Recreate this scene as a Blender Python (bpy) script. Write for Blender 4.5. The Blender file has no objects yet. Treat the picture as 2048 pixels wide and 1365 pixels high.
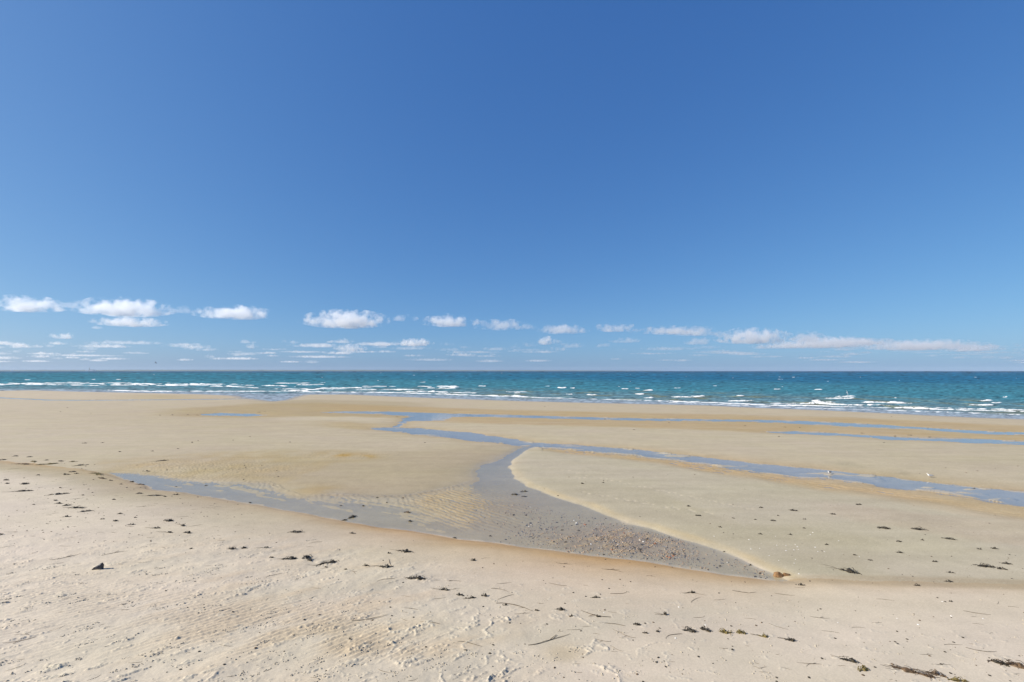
import bpy, bmesh, math, random
import numpy as np
from mathutils import Vector, Matrix, Euler

random.seed(7)
rng = np.random.default_rng(11)
R = math.radians
scene = bpy.context.scene
C = scene.collection

# ------------------------------------------------------------------ camera
W0, HORIZON, F, CAM_H = 2048.0, 742.0, 910.0, 8.5     # photograph pixels: width, horizon row, focal length; metres above water
FH = F * CAM_H
cam = bpy.data.objects.new('camera', bpy.data.cameras.new('camera'))
C.objects.link(cam)
cam.location = (0, 0, CAM_H)
cam.rotation_euler = (R(90), 0, 0)
cam.data.sensor_width = 36.0
cam.data.lens = 36.0 * F / W0
cam.data.shift_y = (HORIZON - 682.5) / W0
cam.data.clip_start = 0.1
cam.data.clip_end = 250000
scene.camera = cam

# ------------------------------------------------------------------ sky and sun
SUN_EL, SUN_AZ = 33.0, -101.0        # degrees; azimuth clockwise from the view direction (+Y)
world = bpy.data.worlds.new('World')
scene.world = world
world.use_nodes = True
wn, wl = world.node_tree.nodes, world.node_tree.links
wn.clear()
sky = wn.new('ShaderNodeTexSky')
sky.sky_type = 'NISHITA'
sky.sun_disc = False
sky.sun_elevation = R(SUN_EL)
sky.sun_rotation = R(SUN_AZ)
sky.altitude = 0
sky.air_density = 0.7
sky.dust_density = 1.0
sky.ozone_density = 8.0
bg = wn.new('ShaderNodeBackground')
bg.inputs['Strength'].default_value = 0.1
wo = wn.new('ShaderNodeOutputWorld')
# one response curve for the whole sky, channel by channel
sep = wn.new('ShaderNodeSeparateColor'); com = wn.new('ShaderNodeCombineColor')
wl.new(sky.outputs[0], sep.inputs[0])
for k_, (gain, gam) in enumerate([(0.70, 0.925), (0.645, 0.725), (0.625, 0.467)]):
    a_ = wn.new('ShaderNodeMath'); a_.operation = 'MULTIPLY'; a_.inputs[1].default_value = 0.1
    b_ = wn.new('ShaderNodeMath'); b_.operation = 'POWER'; b_.inputs[1].default_value = gam
    c_ = wn.new('ShaderNodeMath'); c_.operation = 'MULTIPLY'; c_.inputs[1].default_value = gain / 0.1
    wl.new(sep.outputs[k_], a_.inputs[0]); wl.new(a_.outputs[0], b_.inputs[0]); wl.new(b_.outputs[0], c_.inputs[0]); wl.new(c_.outputs[0], com.inputs[k_])
wl.new(com.outputs[0], bg.inputs['Color'])
wl.new(bg.outputs[0], wo.inputs['Surface'])

sl = bpy.data.lights.new('sun', 'SUN')
sl.energy = 5.0
sl.angle = R(0.53)
sl.color = (1.0, 0.945, 0.85)
sun = bpy.data.objects.new('sun', sl)
C.objects.link(sun)
az, el = R(SUN_AZ), R(SUN_EL)
to_sun = Vector((math.sin(az) * math.cos(el), math.cos(az) * math.cos(el), math.sin(el)))
sun.rotation_euler = to_sun.to_track_quat('Z', 'Y').to_euler()
sun.location = to_sun * 50

scene.view_settings.view_transform = 'Standard'
scene.view_settings.look = 'None'
scene.view_settings.gamma = 1.0
scene.view_settings.use_curve_mapping = False
scene.view_settings.exposure = 0.55
scene.render.engine = 'CYCLES'
cy = scene.cycles
cy.max_bounces = 12
cy.diffuse_bounces = 2
cy.glossy_bounces = 2
cy.transparent_max_bounces = 12
cy.volume_bounces = 8
cy.volume_max_steps = 256
cy.use_denoising = True
cy.denoiser = 'OPENIMAGEDENOISE'
cy.denoising_input_passes = 'RGB_ALBEDO_NORMAL'

# ------------------------------------------------------------------ helpers
def lin(c):
    c = np.asarray(c, float) / 255.0
    return np.where(c <= 0.04045, c / 12.92, ((c + 0.055) / 1.055) ** 2.4)

def tag(o, label=None, cat=None, group=None, kind=None):
    if label: o['label'] = label
    if cat: o['category'] = cat
    if group: o['group'] = group
    if kind: o['kind'] = kind
    return o

def perlin(x, y, seed=0):
    x = np.asarray(x, float); y = np.asarray(y, float)
    xi = np.floor(x).astype(np.int64); yi = np.floor(y).astype(np.int64)
    xf = x - xi; yf = y - yi
    u = xf * xf * xf * (xf * (xf * 6 - 15) + 10); v = yf * yf * yf * (yf * (yf * 6 - 15) + 10)
    def g(ix, iy, dx, dy):
        h = (ix * 374761393 + iy * 668265263 + seed * 1442695041) & 0xFFFFFFFF
        h = ((h ^ (h >> 13)) * 1274126177) & 0xFFFFFFFF
        h = (h ^ (h >> 16)) & 0xFFFF
        a = h * (2 * math.pi / 65536.0)
        return np.cos(a) * dx + np.sin(a) * dy
    n00 = g(xi, yi, xf, yf); n10 = g(xi + 1, yi, xf - 1, yf)
    n01 = g(xi, yi + 1, xf, yf - 1); n11 = g(xi + 1, yi + 1, xf - 1, yf - 1)
    a = n00 + u * (n10 - n00); b = n01 + u * (n11 - n01)
    return (a + v * (b - a)) * 1.5

def fbm(x, y, octv=4, seed=0):
    s = 0; a = 1.0; t = 0
    for k in range(octv):
        s = s + a * perlin(x * 2 ** k, y * 2 ** k, seed + k * 17); t += a; a *= 0.5
    return s / t * 1.4

def sstep(a, b, x):
    t = np.clip((x - a) / (b - a), 0, 1)
    return t * t * (3 - 2 * t)

def ground_xy(px, py, z=0.0):
    Y = F * (CAM_H - z) / (py - HORIZON)
    return (px - W0 / 2) / F * Y, Y

def poly_ground(pts):
    return np.array([ground_xy(x, y) for x, y in pts])

def sdf_poly(P, X, Y, margin=40.0):
    """signed distance to a closed outline (negative inside), only worked out near it"""
    out = np.full(X.shape, margin)
    lo = P.min(0) - margin; hi = P.max(0) + margin
    m = (X > lo[0]) & (X < hi[0]) & (Y > lo[1]) & (Y < hi[1])
    x = X[m]; y = Y[m]
    best = np.full(x.shape, margin ** 2); inside = np.zeros(x.shape, bool)
    n = len(P)
    for i in range(n):
        ax, ay = P[i]; bx, by = P[(i + 1) % n]
        ex, ey = bx - ax, by - ay
        L = ex * ex + ey * ey + 1e-12
        t = np.clip(((x - ax) * ex + (y - ay) * ey) / L, 0, 1)
        best = np.minimum(best, (x - ax - t * ex) ** 2 + (y - ay - t * ey) ** 2)
        cr = ((ay > y) != (by > y))
        if abs(ey) > 1e-12:
            inside ^= cr & (x < ex * (y - ay) / ey + ax)
    dd = np.sqrt(best)
    out[m] = np.where(inside, -dd, dd)
    return out

def sdf_line(P, X, Y):
    best = np.full(X.shape, 1e9); side = np.zeros(X.shape)
    for i in range(len(P) - 1):
        ax, ay = P[i]; bx, by = P[i + 1]
        ex, ey = bx - ax, by - ay
        t = np.clip(((X - ax) * ex + (Y - ay) * ey) / (ex * ex + ey * ey), 0, 1)
        dx = X - ax - t * ex; dy = Y - ay - t * ey
        d2 = dx * dx + dy * dy
        m = d2 < best
        best = np.where(m, d2, best)
        side = np.where(m, -(ex * dy - ey * dx), side)   # positive to the right of the line's direction
    return np.sqrt(best) * np.sign(side)

# ------------------------------------------------------------------ outlines of the water, traced and laid on the ground
POOL = [(219, 946), (308, 951), (376, 962), (444, 966), (530, 968), (560, 985), (600, 998), (655, 992), (737, 996), (805, 996), (870, 985),
        (930, 972), (958, 962), (952, 945), (959, 934), (1003, 917), (1030, 903), (1048, 894), (1072, 893), (1050, 904), (1026, 920), (1019, 938), (1031, 957),
        (1058, 974), (1096, 989), (1164, 1011), (1249, 1046), (1300, 1057), (1364, 1078), (1397, 1088), (1447, 1105), (1508, 1132), (1554, 1150),
        (1578, 1162), (1564, 1164), (1531, 1161), (1447, 1150), (1364, 1135), (1281, 1124), (1181, 1113), (1114, 1103), (997, 1088), (910, 1077),
        (830, 1064), (757, 1055), (680, 1042), (598, 1025), (513, 1010), (427, 996), (376, 987), (308, 979), (260, 962)]
CHAN_B = [(740, 857), (778, 855.5), (839, 857), (890, 862), (942, 866), (986, 873), (1037, 880), (1061, 886), (1112, 888), (1181, 893), (1249, 898),
          (1300, 903), (1373, 911), (1446, 920), (1526, 929), (1629, 938), (1702, 946), (1756, 953), (1829, 962), (1902, 970), (1976, 978), (2048, 984),
          (2300, 1010), (2600, 1040), (2600, 1085), (2300, 1045), (2048, 1013), (1976, 1001), (1921, 992), (1848, 983), (1775, 976), (1713, 966), (1650, 957),
          (1592, 956), (1556, 950), (1501, 942), (1457, 937), (1391, 928), (1344, 921), (1300, 917), (1266, 911), (1181, 905), (1130, 899), (1078, 895), (1041, 892),
          (993, 886), (942, 883), (890, 875), (839, 871), (805, 865), (754, 860)]
CHAN_C = [(640, 825), (690, 823.5), (771, 823.5), (908, 828), (1010, 830), (1112, 833), (1215, 836), (1300, 837.5), (1446, 839.6), (1556, 841), (1665, 845),
          (1775, 851), (1884, 858), (1994, 864), (2048, 866), (2500, 890), (2500, 900), (2048, 871), (1976, 869), (1848, 860), (1702, 853.5), (1592, 848), (1482, 843.5),
          (1300, 842), (1181, 839.5), (1044, 836), (976, 834), (905, 834), (890, 841), (839, 842.5), (815, 843), (808, 848), (800, 857), (786, 857), (795, 848), (803, 841),
          (819, 833), (754, 828), (685, 827)]
CHAN_D = [(1526, 864), (1592, 863), (1665, 866.5), (1738, 871), (1811, 876), (1921, 877), (2048, 883), (2500, 905), (2500, 918), (2048, 890), (1957, 887), (1884, 883),
          (1775, 879.5), (1702, 873), (1629, 869.5), (1556, 867)]
PUDDLE = [(405, 829), (440, 826.6), (512, 828.5), (530, 831), (500, 833), (440, 832), (400, 831)]
THREAD = [(-400, 792), (0, 795), (34, 797), (102, 800), (180, 800.6), (300, 799.8), (420, 798.6), (500, 797.6), (500, 798.4), (420, 799.6), (300, 800.8), (180, 801.8), (102, 801.4), (34, 798.4), (0, 797), (-400, 794)]
SHORE = [(-900, 775), (-300, 780), (0, 782), (68, 781), (171, 784), (308, 786.7), (410, 789), (478, 792), (484, 795), (520, 799.5), (548, 803), (572, 800), (590, 794), (610, 789.5), (702, 789.5),
         (805, 794), (942, 799), (1044, 802.5), (1181, 806), (1300, 808.5), (1410, 811), (1519, 816), (1629, 820), (1738, 825), (1848, 830.5), (1957, 835.6), (2048, 838.5),
         (2300, 850), (2800, 873), (3600, 905)]
WATER = [('pool', POOL), ('b', CHAN_B), ('c', CHAN_C), ('d', CHAN_D), ('puddle', PUDDLE), ('thread', THREAD)]
TIDE = [(-700, 865), (-300, 895), (0, 925), (110, 936), (219, 950), (260, 962), (308, 979), (376, 987), (427, 996), (513, 1010), (598, 1025), (680, 1042), (757, 1055), (830, 1064), (910, 1077), (997, 1088),
        (1114, 1103), (1181, 1113), (1281, 1124), (1364, 1135), (1447, 1150), (1531, 1161), (1578, 1163), (1700, 1168), (2048, 1178), (2600, 1195)]

# ------------------------------------------------------------------ beach: a height field, finer where it is nearer
ypx = np.concatenate([np.arange(1470, 1000, -1.15), np.arange(1000, 850, -0.8), np.arange(850, 772, -0.5)])
Yr = FH / (ypx - HORIZON)
Yr = np.concatenate([np.array([-45, -25, -10, -3, 2, 6, 9.0]), np.linspace(9.4, Yr[0] - 0.05, 8), Yr, np.array([280, 320, 380, 460])])
inner = np.arange(-1.16, 1.1601, 1.85 / F)
sr = np.concatenate([-np.array([4.5, 3.4, 2.6, 2.1, 1.8, 1.6, 1.45, 1.35, 1.27, 1.21]), inner, np.array([1.21, 1.27, 1.35, 1.45, 1.6, 1.8, 2.1, 2.6, 3.4, 4.5])])
NR, NC = len(Yr), len(sr)
wid = np.maximum(Yr, 9.0)
X = wid[:, None] * sr[None, :]
Y = np.repeat(Yr[:, None], NC, 1)
Ys = np.maximum(Y, 7.0)
PX0 = W0 / 2 + F * X / Ys                      # where the point lies along the photograph's rows and columns when flat
PY0 = HORIZON + FH / Ys

wx = 0.35 * fbm(X / 2.2, Y / 2.2, 3, 5); wy = 0.35 * fbm(X / 2.2, Y / 2.2, 3, 9)
far_w = sstep(20, 70, Y) * 1.3 + 0.35
Xw, Yw = X + wx * far_w, Y + wy * far_w
D = np.full(X.shape, 40.0); ID = np.full(X.shape, -1)
SD = {}
for k, (nm, pts) in enumerate(WATER):
    s = sdf_poly(poly_ground(pts), Xw, Yw, 30.0)
    SD[nm] = s
    ID = np.where(s < D, k, ID); D = np.minimum(D, s)
shore = poly_ground(SHORE)
SEA_POLY = np.concatenate([shore, np.array([[60000.0, shore[-1, 1] - 20], [60000.0, 60000.0], [-60000.0, 60000.0], [-60000.0, shore[0, 1]]])])
DS = np.clip(sdf_poly(SEA_POLY, X + wx, Y + wy, 4000.0), -4000, 4000)      # positive on the land side
G = sdf_line(poly_ground(TIDE), Xw, Yw)         # positive towards the dry upper beach

inA = SD['pool']
rb_x = np.interp(PY0, [880, 893, 905, 920, 940, 957, 975], [1078, 1058, 1037, 1012, 986, 992, 1010])
right_bank = sstep(-10, 10, PX0 - rb_x) * (PY0 > 880)
flat = 0.17 + 0.05 * fbm(X / 22, Y / 13, 3, 21) + 0.012 * fbm(X / 3, Y / 2, 3, 22)
upper = 0.05 * np.maximum(G, 0) ** 1.0
upper = upper + 0.05 * np.maximum(G, 0) / (1 + np.maximum(G, 0)) * 1.5
tb = sstep(-2.5, 2.0, G)
flat = flat * (1 - tb) + tb * (0.10 + upper + 0.02 * fbm(X / 5, Y / 5, 3, 23))
side_a = np.maximum(right_bank, sstep(-0.3, 0.3, G))
near_a = sstep(2.0, -2.0, SD['pool'] - np.minimum.reduce([SD[k] for k in ('b', 'c', 'd')]))
bank = 2.6 * (1 - near_a) + near_a * (3.0 - 2.45 * side_a)
Dp = np.maximum(D, 0)
Z = flat * (1 - np.exp(-Dp / bank))
Z = np.maximum(Z, 0.012 * np.minimum(Dp, 1) + 0.0)
# beds
Di = np.maximum(-D, 0)
bed = np.where(ID == 0, -0.045 * (1 - np.exp(-Di / 0.8)), -0.13 * (1 - np.exp(-Di / 0.9)))
Z = np.where(D < 0, bed, Z)
# the sea bed
zs = np.where(DS > 0, 0.30 * (1 - np.exp(-DS / 9.0)), np.maximum(0.022 * DS, -4.0))
Z = np.where(DS < 14, np.minimum(Z, np.where(DS > 0, np.maximum(zs, 0.01), zs)), Z)
Z = np.where((D < 0) & (DS > 0), bed, Z)

def blobp(cx, cy, rx, ry, p=2.0):
    return np.exp(-(((PX0 - cx) / rx) ** 2 + ((PY0 - cy) / ry) ** 2) ** (p / 2))

def ripple(ang, lam, seed, warp=0.5):
    a = R(ang)
    ph = (X * math.sin(a) + Y * math.cos(a)) / lam + warp * fbm(X / (lam * 5), Y / (lam * 5), 3, seed) + 0.25 * fbm(X / lam, Y / lam, 2, seed + 3)
    t = ph - np.floor(ph)
    return np.where(t < 0.68, t / 0.68, (1 - t) / 0.32) * 2 - 1      # a gentle and a steep side

# sand shoals in the long pool
shoal = np.clip(blobp(965, 1018, 115, 42, 3) + 0.8 * blobp(880, 1000, 60, 22) + 0.5 * blobp(640, 985, 60, 10), 0, 1)
rip1 = ripple(42, 0.36, 31)
Z += (inA < 0.3) * shoal * (0.030 + 0.020 * rip1) * sstep(0.0, -0.9, inA)
rubble_bed = np.clip(blobp(1240, 1082, 190, 34, 3), 0, 1) * sstep(0.0, -1.2, inA)
bars = fbm((X * .9 + Y * .43) / 2.4, (Y * .9 - X * .43) / .8, 3, 42)
Z += rubble_bed * (0.036 + 0.028 * fbm(X / 0.45, Y / 0.45, 3, 41) + 0.032 * bars)
Z += (inA < 0) * 0.012 * fbm(X / 1.3, Y / 1.3, 3, 43)
thin_left = (inA < 0.4) * sstep(1000, 900, PX0)
diag = fbm((X * 0.45 + Y * 0.9) / 0.55, (X * 0.9 - Y * 0.45) / 4.0, 3, 44)
Z += thin_left * sstep(0.2, -1.5, inA) * (0.029 + 0.020 * diag)
up_edge = (inA < 0.5) * sstep(-4.5, -0.2, inA) * sstep(1.0, 4.0, -G) * sstep(960, 900, PX0)
Z += up_edge * (0.022 + 0.010 * ripple(60, 0.45, 45, 1.2) + 0.014 * diag)
# rippled sand on the flats
r2 = np.clip(blobp(430, 942, 190, 20, 3) + 0.7 * blobp(700, 915, 110, 9), 0, 1) * (D > -0.3)
Z += r2 * 0.038 * ripple(-50, 0.42, 51, 0.9)
fr_y = np.interp(PX0, [1090, 1180, 1300, 1450, 1600, 1800, 2048, 2300], [900, 908, 921, 943, 966, 992, 1024, 1055])
fr_h = np.interp(PX0, [1090, 1300, 1600, 2048], [4, 7, 11, 18])
fringe = np.exp(-((PY0 - fr_y) / fr_h) ** 2) * (PX0 > 1085) * (G < 0)
lobes = np.clip(0.55 + 0.9 * fbm(X / 4.5, Y / 4.5, 2, 61), 0, 1.2)
Z -= fringe * (0.06 - 0.05 * lobes) * (D > 0) * np.exp(-Dp / 4)
fr_in = np.clip(np.exp(-((PY0 - fr_y + fr_h * 0.9) / (fr_h * 1.3)) ** 2) * (PX0 > 1085) * (G < 0), 0, 1)
Z += (fr_in * (D < 0)) * np.clip(lobes * 1.25 - 0.15, 0, 1) * (0.10 + 0.045 * ripple(35, 0.55, 63, 0.8)) * (SD['b'] < 0.2)
fr_w = np.clip(fringe * lobes * 1.3, 0, 1) * sstep(7, 3, Dp) * (D > -0.5)
Z = Z * (1 - fr_w) + fr_w * (0.012 + 0.034 * ripple(35, 0.6, 62, 0.8) + 0.012 * fbm(X / 1.5, Y / 1.5, 2, 64))
# wind ripples and low drifts on the dry sand
dry = sstep(1.5, 5.0, G)
drift = fbm((X * 0.8 + Y * 0.6) / 3.5, (Y * 0.8 - X * 0.6) / 1.2, 3, 71)
r4m = dry * np.clip(blobp(520, 1300, 260, 60, 3) * 1.2 + blobp(230, 1245, 170, 28) + blobp(760, 1350, 120, 22) + 0.9 * blobp(60, 1200, 140, 40) + 0.5 * blobp(100, 1330, 200, 50), 0, 1) * sstep(-0.6, 0.05, drift)
Z += r4m * 0.020 * ripple(-40, 0.21, 72, 0.5)
lm = dry * sstep(1120, 780, PX0 - 0.9 * (PY0 - 1200)) * sstep(1060, 1120, PY0)
Z += lm * (0.03 * drift + 0.012 * (1 - r4m) * fbm(X / 0.5, Y / 0.5, 3, 73))
rough = np.clip(fbm((X * 0.81 + Y * 0.59) / 0.9, (Y * 0.81 - X * 0.59) / 0.28, 3, 75) - 0.28, 0, 1) * sstep(0.0, 0.4, fbm(X / 2.5, Y / 2.5, 2, 76) + 0.15)
crumb = np.clip(fbm(X / 0.10, Y / 0.10, 2, 77) + 0.35, 0, 1)
ca_, sa_ = math.cos(R(35)), math.sin(R(35))
uu, vv = X * ca_ + Y * sa_, Y * ca_ - X * sa_
crust_n = fbm(uu / 1.1 + 0.3 * wx, vv / 0.30, 4, 78)
field = fbm(X / 2.6, Y / 1.7, 3, 79)
crust_m = lm * sstep(-0.25, 0.35, field) * (1 - 0.8 * r4m)
plate = sstep(0.27, 0.38, crust_n + 0.12 * (crumb - .5)) * crust_m * (0.45 + 0.55 * sstep(1090, 1200, PY0))
Z += plate * (0.020 + 0.017 * crumb) + lm * np.minimum(rough * 0.12, 0.03) * (0.35 + crumb)
arc = np.abs(fbm(X / 1.3, Y / 1.1, 2, 80))
mid_fg = dry * sstep(1235, 1275, PY0) * sstep(640, 760, PX0) * sstep(1500, 1150, PX0)
ring = sstep(0.085, 0.03, arc) * mid_fg * sstep(0.0, 0.35, fbm(X / 1.6, Y / 1.6, 2, 82) + 0.05)
Z += ring * (0.008 + 0.032 * crumb)
small = sstep(0.42, 0.6, fbm(X / 0.5, Y / 0.35, 3, 83)) * dry * sstep(1100, 1200, PY0)
Z += small * 0.016 * crumb
# ragged margins and little sandbars along the channels
edge = np.exp(-(D / 1.3) ** 2) * (ID > 0) * (DS > 4)
Z += edge * (0.022 * fbm(X / 1.6, Y / 0.9, 3, 84) + 0.012 * fbm(X / 0.4, Y / 0.4, 2, 85))
bar_m = sstep(0.25, 0.5, fbm(X / 5.0, Y / 1.6, 3, 86)) * (D < 0) * (ID > 0)
Z += bar_m * 0.10
# drainage lines on the flats
Z += (G < 0) * (D > 0.5) * 0.006 * fbm(X / 6.0, Y / 0.8, 3, 81)

# ---- sand colour (what the sand itself is: pale dry, grey damp, ochre iron and algae films, wet beds; brightening toward the frame edges is painted on top)
KA = 0.642
def col(rgb):
    c = np.asarray(rgb, float); l = c @ np.array([.3, .55, .15])
    return lin((l + (c - l) * 0.90) * 0.95) * KA * np.array([1.115, 1.045, 0.912])
PXc = PX0 + 12 * fbm(X / 3, Y / 3, 2, 91); PYc = PY0 + np.clip((PY0 - HORIZON) / 60, 0.6, 6) * 0.9 * fbm(X / 5, Y / 2.5, 4, 92)
cols = np.empty(X.shape + (3,))
ys_ = [770, 800, 830, 880, 930, 1000, 1080, 1150, 1250, 1400]
cs_ = np.array([col(c) for c in [(206, 194, 175), (207, 195, 174), (203, 190, 166), (206, 195, 173), (202, 190, 166), (203, 192, 170), (218, 206, 188), (229, 217, 200), (233, 221, 205), (235, 223, 207)]])
for k in range(3):
    cols[..., k] = np.interp(PY0, ys_, cs_[:, k])

def mixc(mask, rgb):
    c = col(rgb)
    m = np.clip(mask, 0, 1)[..., None]
    cols[:] = cols * (1 - m) + c * m

def band(pts, rgb, st=4.0, sb=4.0, k=1.0, ends=60.0, noise=None):
    p = np.array(pts, float)
    top = np.interp(PXc, p[:, 0], p[:, 1]); bot = np.interp(PXc, p[:, 0], p[:, 2])
    m = sstep(-st, st * 0.5, PYc - top) * sstep(-sb, sb * 0.5, bot - PYc)
    m = m * sstep(p[0, 0] - ends, p[0, 0] + ends, PXc) * (1 if p[-1, 0] > 2000 else sstep(p[-1, 0] + ends, p[-1, 0] - ends, PXc))
    if noise is not None: m = m * noise
    mixc(m * k, rgb)

streak = np.clip(0.6 + 0.8 * fbm(X / 9, Y / 2.2, 4, 95), 0, 1)
patch = np.clip(0.55 + 1.0 * fbm(X / 2.5, Y / 2.5, 4, 96), 0, 1)
band([(-400, 782, 796), (250, 785, 797), (480, 793, 797)], (214, 200, 180), 2, 3, .8)
band([(250, 791, 798), (400, 792, 798)], (196, 180, 140), 2, 2, .7, 80)
band([(600, 790, 806), (900, 798, 818), (1300, 810, 828), (1700, 824, 840), (2048, 840, 856)], (208, 196, 174), 2, 3, .8)
band([(520, 801, 812), (700, 803, 816), (850, 808, 818)], (186, 172, 142), 3, 4, .6)
band([(330, 822, 834), (520, 810, 837), (640, 808, 835), (800, 815, 836), (880, 824, 838)], (190, 171, 132), 4, 3, .75)
band([(640, 811, 824), (800, 815, 825), (1000, 822, 832), (1300, 829, 839), (1700, 838, 851), (2048, 855, 868)], (197, 173, 131), 3, 2, .85, 60, 0.55 + 0.45 * streak)
band([(880, 832, 846), (1000, 835, 850), (1300, 841, 858), (1500, 844, 866), (1700, 856, 866), (1850, 864, 875), (2048, 872, 884)], (197, 173, 131), 2, 5, .85, 60, 0.5 + 0.5 * streak)
band([(560, 836, 842), (700, 836, 843), (800, 838, 846)], (214, 203, 182), 2, 3, .8)
band([(840, 846, 864), (1000, 851, 876), (1300, 860, 894), (1600, 872, 925), (2048, 895, 970)], (207, 197, 175), 4, 6, .7)
band([(650, 846, 856), (760, 850, 860)], (196, 176, 130), 3, 3, .6)
# damp edge of every channel
mixc(np.exp(-Dp / 1.1) * (ID > 0) * (D > 0) * 0.75, (197, 173, 131))
band([(450, 930, 990), (650, 925, 1000), (900, 900, 1005), (1010, 896, 960)], (192, 179, 153), 14, 10, .8)
band([(200, 926, 946), (300, 920, 952), (420, 910, 960), (560, 906, 965), (680, 906, 926), (770, 908, 922)], (194, 176, 138), 6, 8, .8, 40, 0.25 + 0.75 * patch)
mixc((0.9 * blobp(690, 914, 26, 5) + 0.8 * blobp(737, 916, 12, 4) + 0.5 * blobp(205, 928, 14, 5) + 0.6 * blobp(300, 935, 30, 4) + .5 * blobp(640, 982, 60, 10)) * patch, (198, 164, 92))
# the spit right of the pool
band([(1030, 905, 985), (1200, 915, 1025), (1400, 940, 1085), (1560, 968, 1150), (1800, 1015, 1172), (2048, 1055, 1178)], (203, 196, 177), 8, 8, .85, 30)
mixc(fringe * (0.45 + 0.5 * lobes) * (D > -0.4), (203, 176, 134))
band([(1050, 960, 1000), (1300, 985, 1060), (1480, 1060, 1110), (1600, 1060, 1150), (1750, 1080, 1160)], (192, 184, 160), 10, 14, .5, 60)
band([(1650, 1010, 1035), (1800, 1030, 1060), (1950, 1045, 1085), (2048, 1055, 1100)], (205, 192, 172), 8, 8, .7)
mixc((0.6 * blobp(1715, 938, 30, 5) + 0.6 * blobp(1690, 930, 26, 4) + 0.5 * blobp(1812, 948, 22, 6) + 0.35 * blobp(1850, 1045, 70, 8) + .5 * blobp(1408, 1058, 38, 9)) * patch, (168, 160, 140))
lip = np.exp(-((inA - 0.38) / 0.30) ** 2) * sstep(1015, 1050, PX0) * (G < 0) * sstep(920, 950, PY0)
mixc(lip * (0.3 + 0.5 * patch) * .9, (212, 194, 156))
# the bank on the near side
bw = np.interp(PX0, [200, 600, 760, 900, 1100, 1300, 1500, 1700, 2048], [0.8, 0.9, 1.4, 1.7, 2.2, 2.0, 1.2, .8, .8])
bk = np.where(G > -0.1, np.exp(-np.maximum(G, 0) / bw), 0) * sstep(-0.1, 0.15, inA)
mixc(bk * np.interp(PX0, [200, 500, 700, 900, 1500, 1600, 2048], [.5, .55, .85, 1.0, .9, .5, .3]) * (0.75 + 0.4 * streak), (205, 163, 105))
band([(1560, 1158, 1172), (1800, 1162, 1180), (2048, 1168, 1186)], (188, 172, 146), 5, 6, .6)
# grey damp swathes and tan drifts on the dry beach
mixc(dry * np.clip(fbm(X / 7, Y / 3.0, 3, 97) - 0.05, 0, 1) * .8, (212, 206, 190))
mixc(dry * sstep(1180, 1230, PY0) * np.clip(0.4 + fbm(X / 5, Y / 1.6, 3, 98), 0, 1) * sstep(700, 900, PX0) * .5, (213, 206, 190))
mixc(r4m * 0.6, (224, 205, 178))
mixc(lm * sstep(0.1, 0.6, drift) * .5, (228, 209, 184))
mixc(lm * sstep(0.05, -0.5, drift) * .45, (222, 214, 202))
mixc(dry * sstep(680, 0, PX0) * .75, (243, 232, 219))  # image brightening toward the left frame edge, painted into the sand colour
mixc(dry * sstep(1350, 2000, PX0) * .6, (238, 226, 211))  # right frame edge brightened the same way in the sand colour
mixc((G < 0) * (D > 1) * sstep(520, 0, PX0) * .4, (220, 210, 194))  # left edge brightening painted on over the flats too
mixc(np.clip(plate + ring + 0.6 * small, 0, 1) * .75, (226, 219, 206))
mixc(0.6 * blobp(1130, 1348, 45, 22, 3), (208, 192, 164))
apron = np.exp(-np.maximum(inA, 0) / 2.2) * (inA > 0) * (G < 0) * (1 - right_bank) * sstep(560, 700, PX0)
mixc(apron * (0.35 + 0.5 * patch), (184, 168, 138))
# beds
mixc((inA < 0) * sstep(0.05, -0.35, inA) * .9, (198, 185, 155))
mixc((inA < 0.2) * shoal * np.clip(0.4 + 0.5 * rip1 + 0.3 * patch, 0, 1) * .9, (203, 174, 122))
mixc(rubble_bed * (0.4 + .4 * patch), (182, 158, 124))
mixc((D < 0) * (ID > 0) * .85, (206, 198, 182))
mixc(sstep(3.0, 0.2, DS) * .75, (182, 172, 155))
fleck = (perlin(X / 0.16, Y / 0.16, 101) > 0.62) * (G < 0) * (D > 0.6) * (PY0 > 930)
mixc(fleck * .35 * sstep(1000, 1200, PX0), (222, 216, 200))
tone = fbm(X / 12, Y / 1.1, 4, 104) * (G < 2)
cols *= (1 + np.array([0.055, 0.06, 0.075]) * tone[..., None] + np.array([0.0, 0.012, -0.03]) * fbm(X / 9, Y / 5, 3, 105)[..., None])
cols *= (1 + 0.06 * fbm(X / 4, Y / 1.5, 4, 103) + 0.03 * rng.standard_normal(X.shape) * sstep(830, 1000, PY0))[..., None]
wet = np.clip(0.7 * apron + np.exp(-Dp / 0.6) * (G < 0.6) * 0.8 + (D < 0) + sstep(5, 0.5, DS), 0, 1)

# footprints: short lines of shallow, pale, disturbed sand
def foot_trail(x0, y0, x1, y1, n):
    for i in range(n):
        t = (i + random.uniform(-.35, .35)) / n
        gx, gy = ground_xy(x0 + (x1 - x0) * t, y0 + (y1 - y0) * t + (0.9 if i % 2 else -0.9), 0.15)
        m = np.exp(-(((X - gx) / random.uniform(.10, .17)) ** 2 + ((Y - gy) / random.uniform(.10, .16)) ** 2) ** 1.5)
        Z[:] = Z - 0.02 * m
        mixc(m * random.uniform(.2, .75), (226, 216, 196))
foot_trail(1085, 932, 1300, 978, 17)
foot_trail(1300, 978, 1520, 1024, 17)
foot_trail(1165, 985, 1310, 1012, 11)
foot_trail(1310, 1012, 1440, 1030, 8)
foot_trail(1150, 955, 1180, 958, 3)

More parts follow.
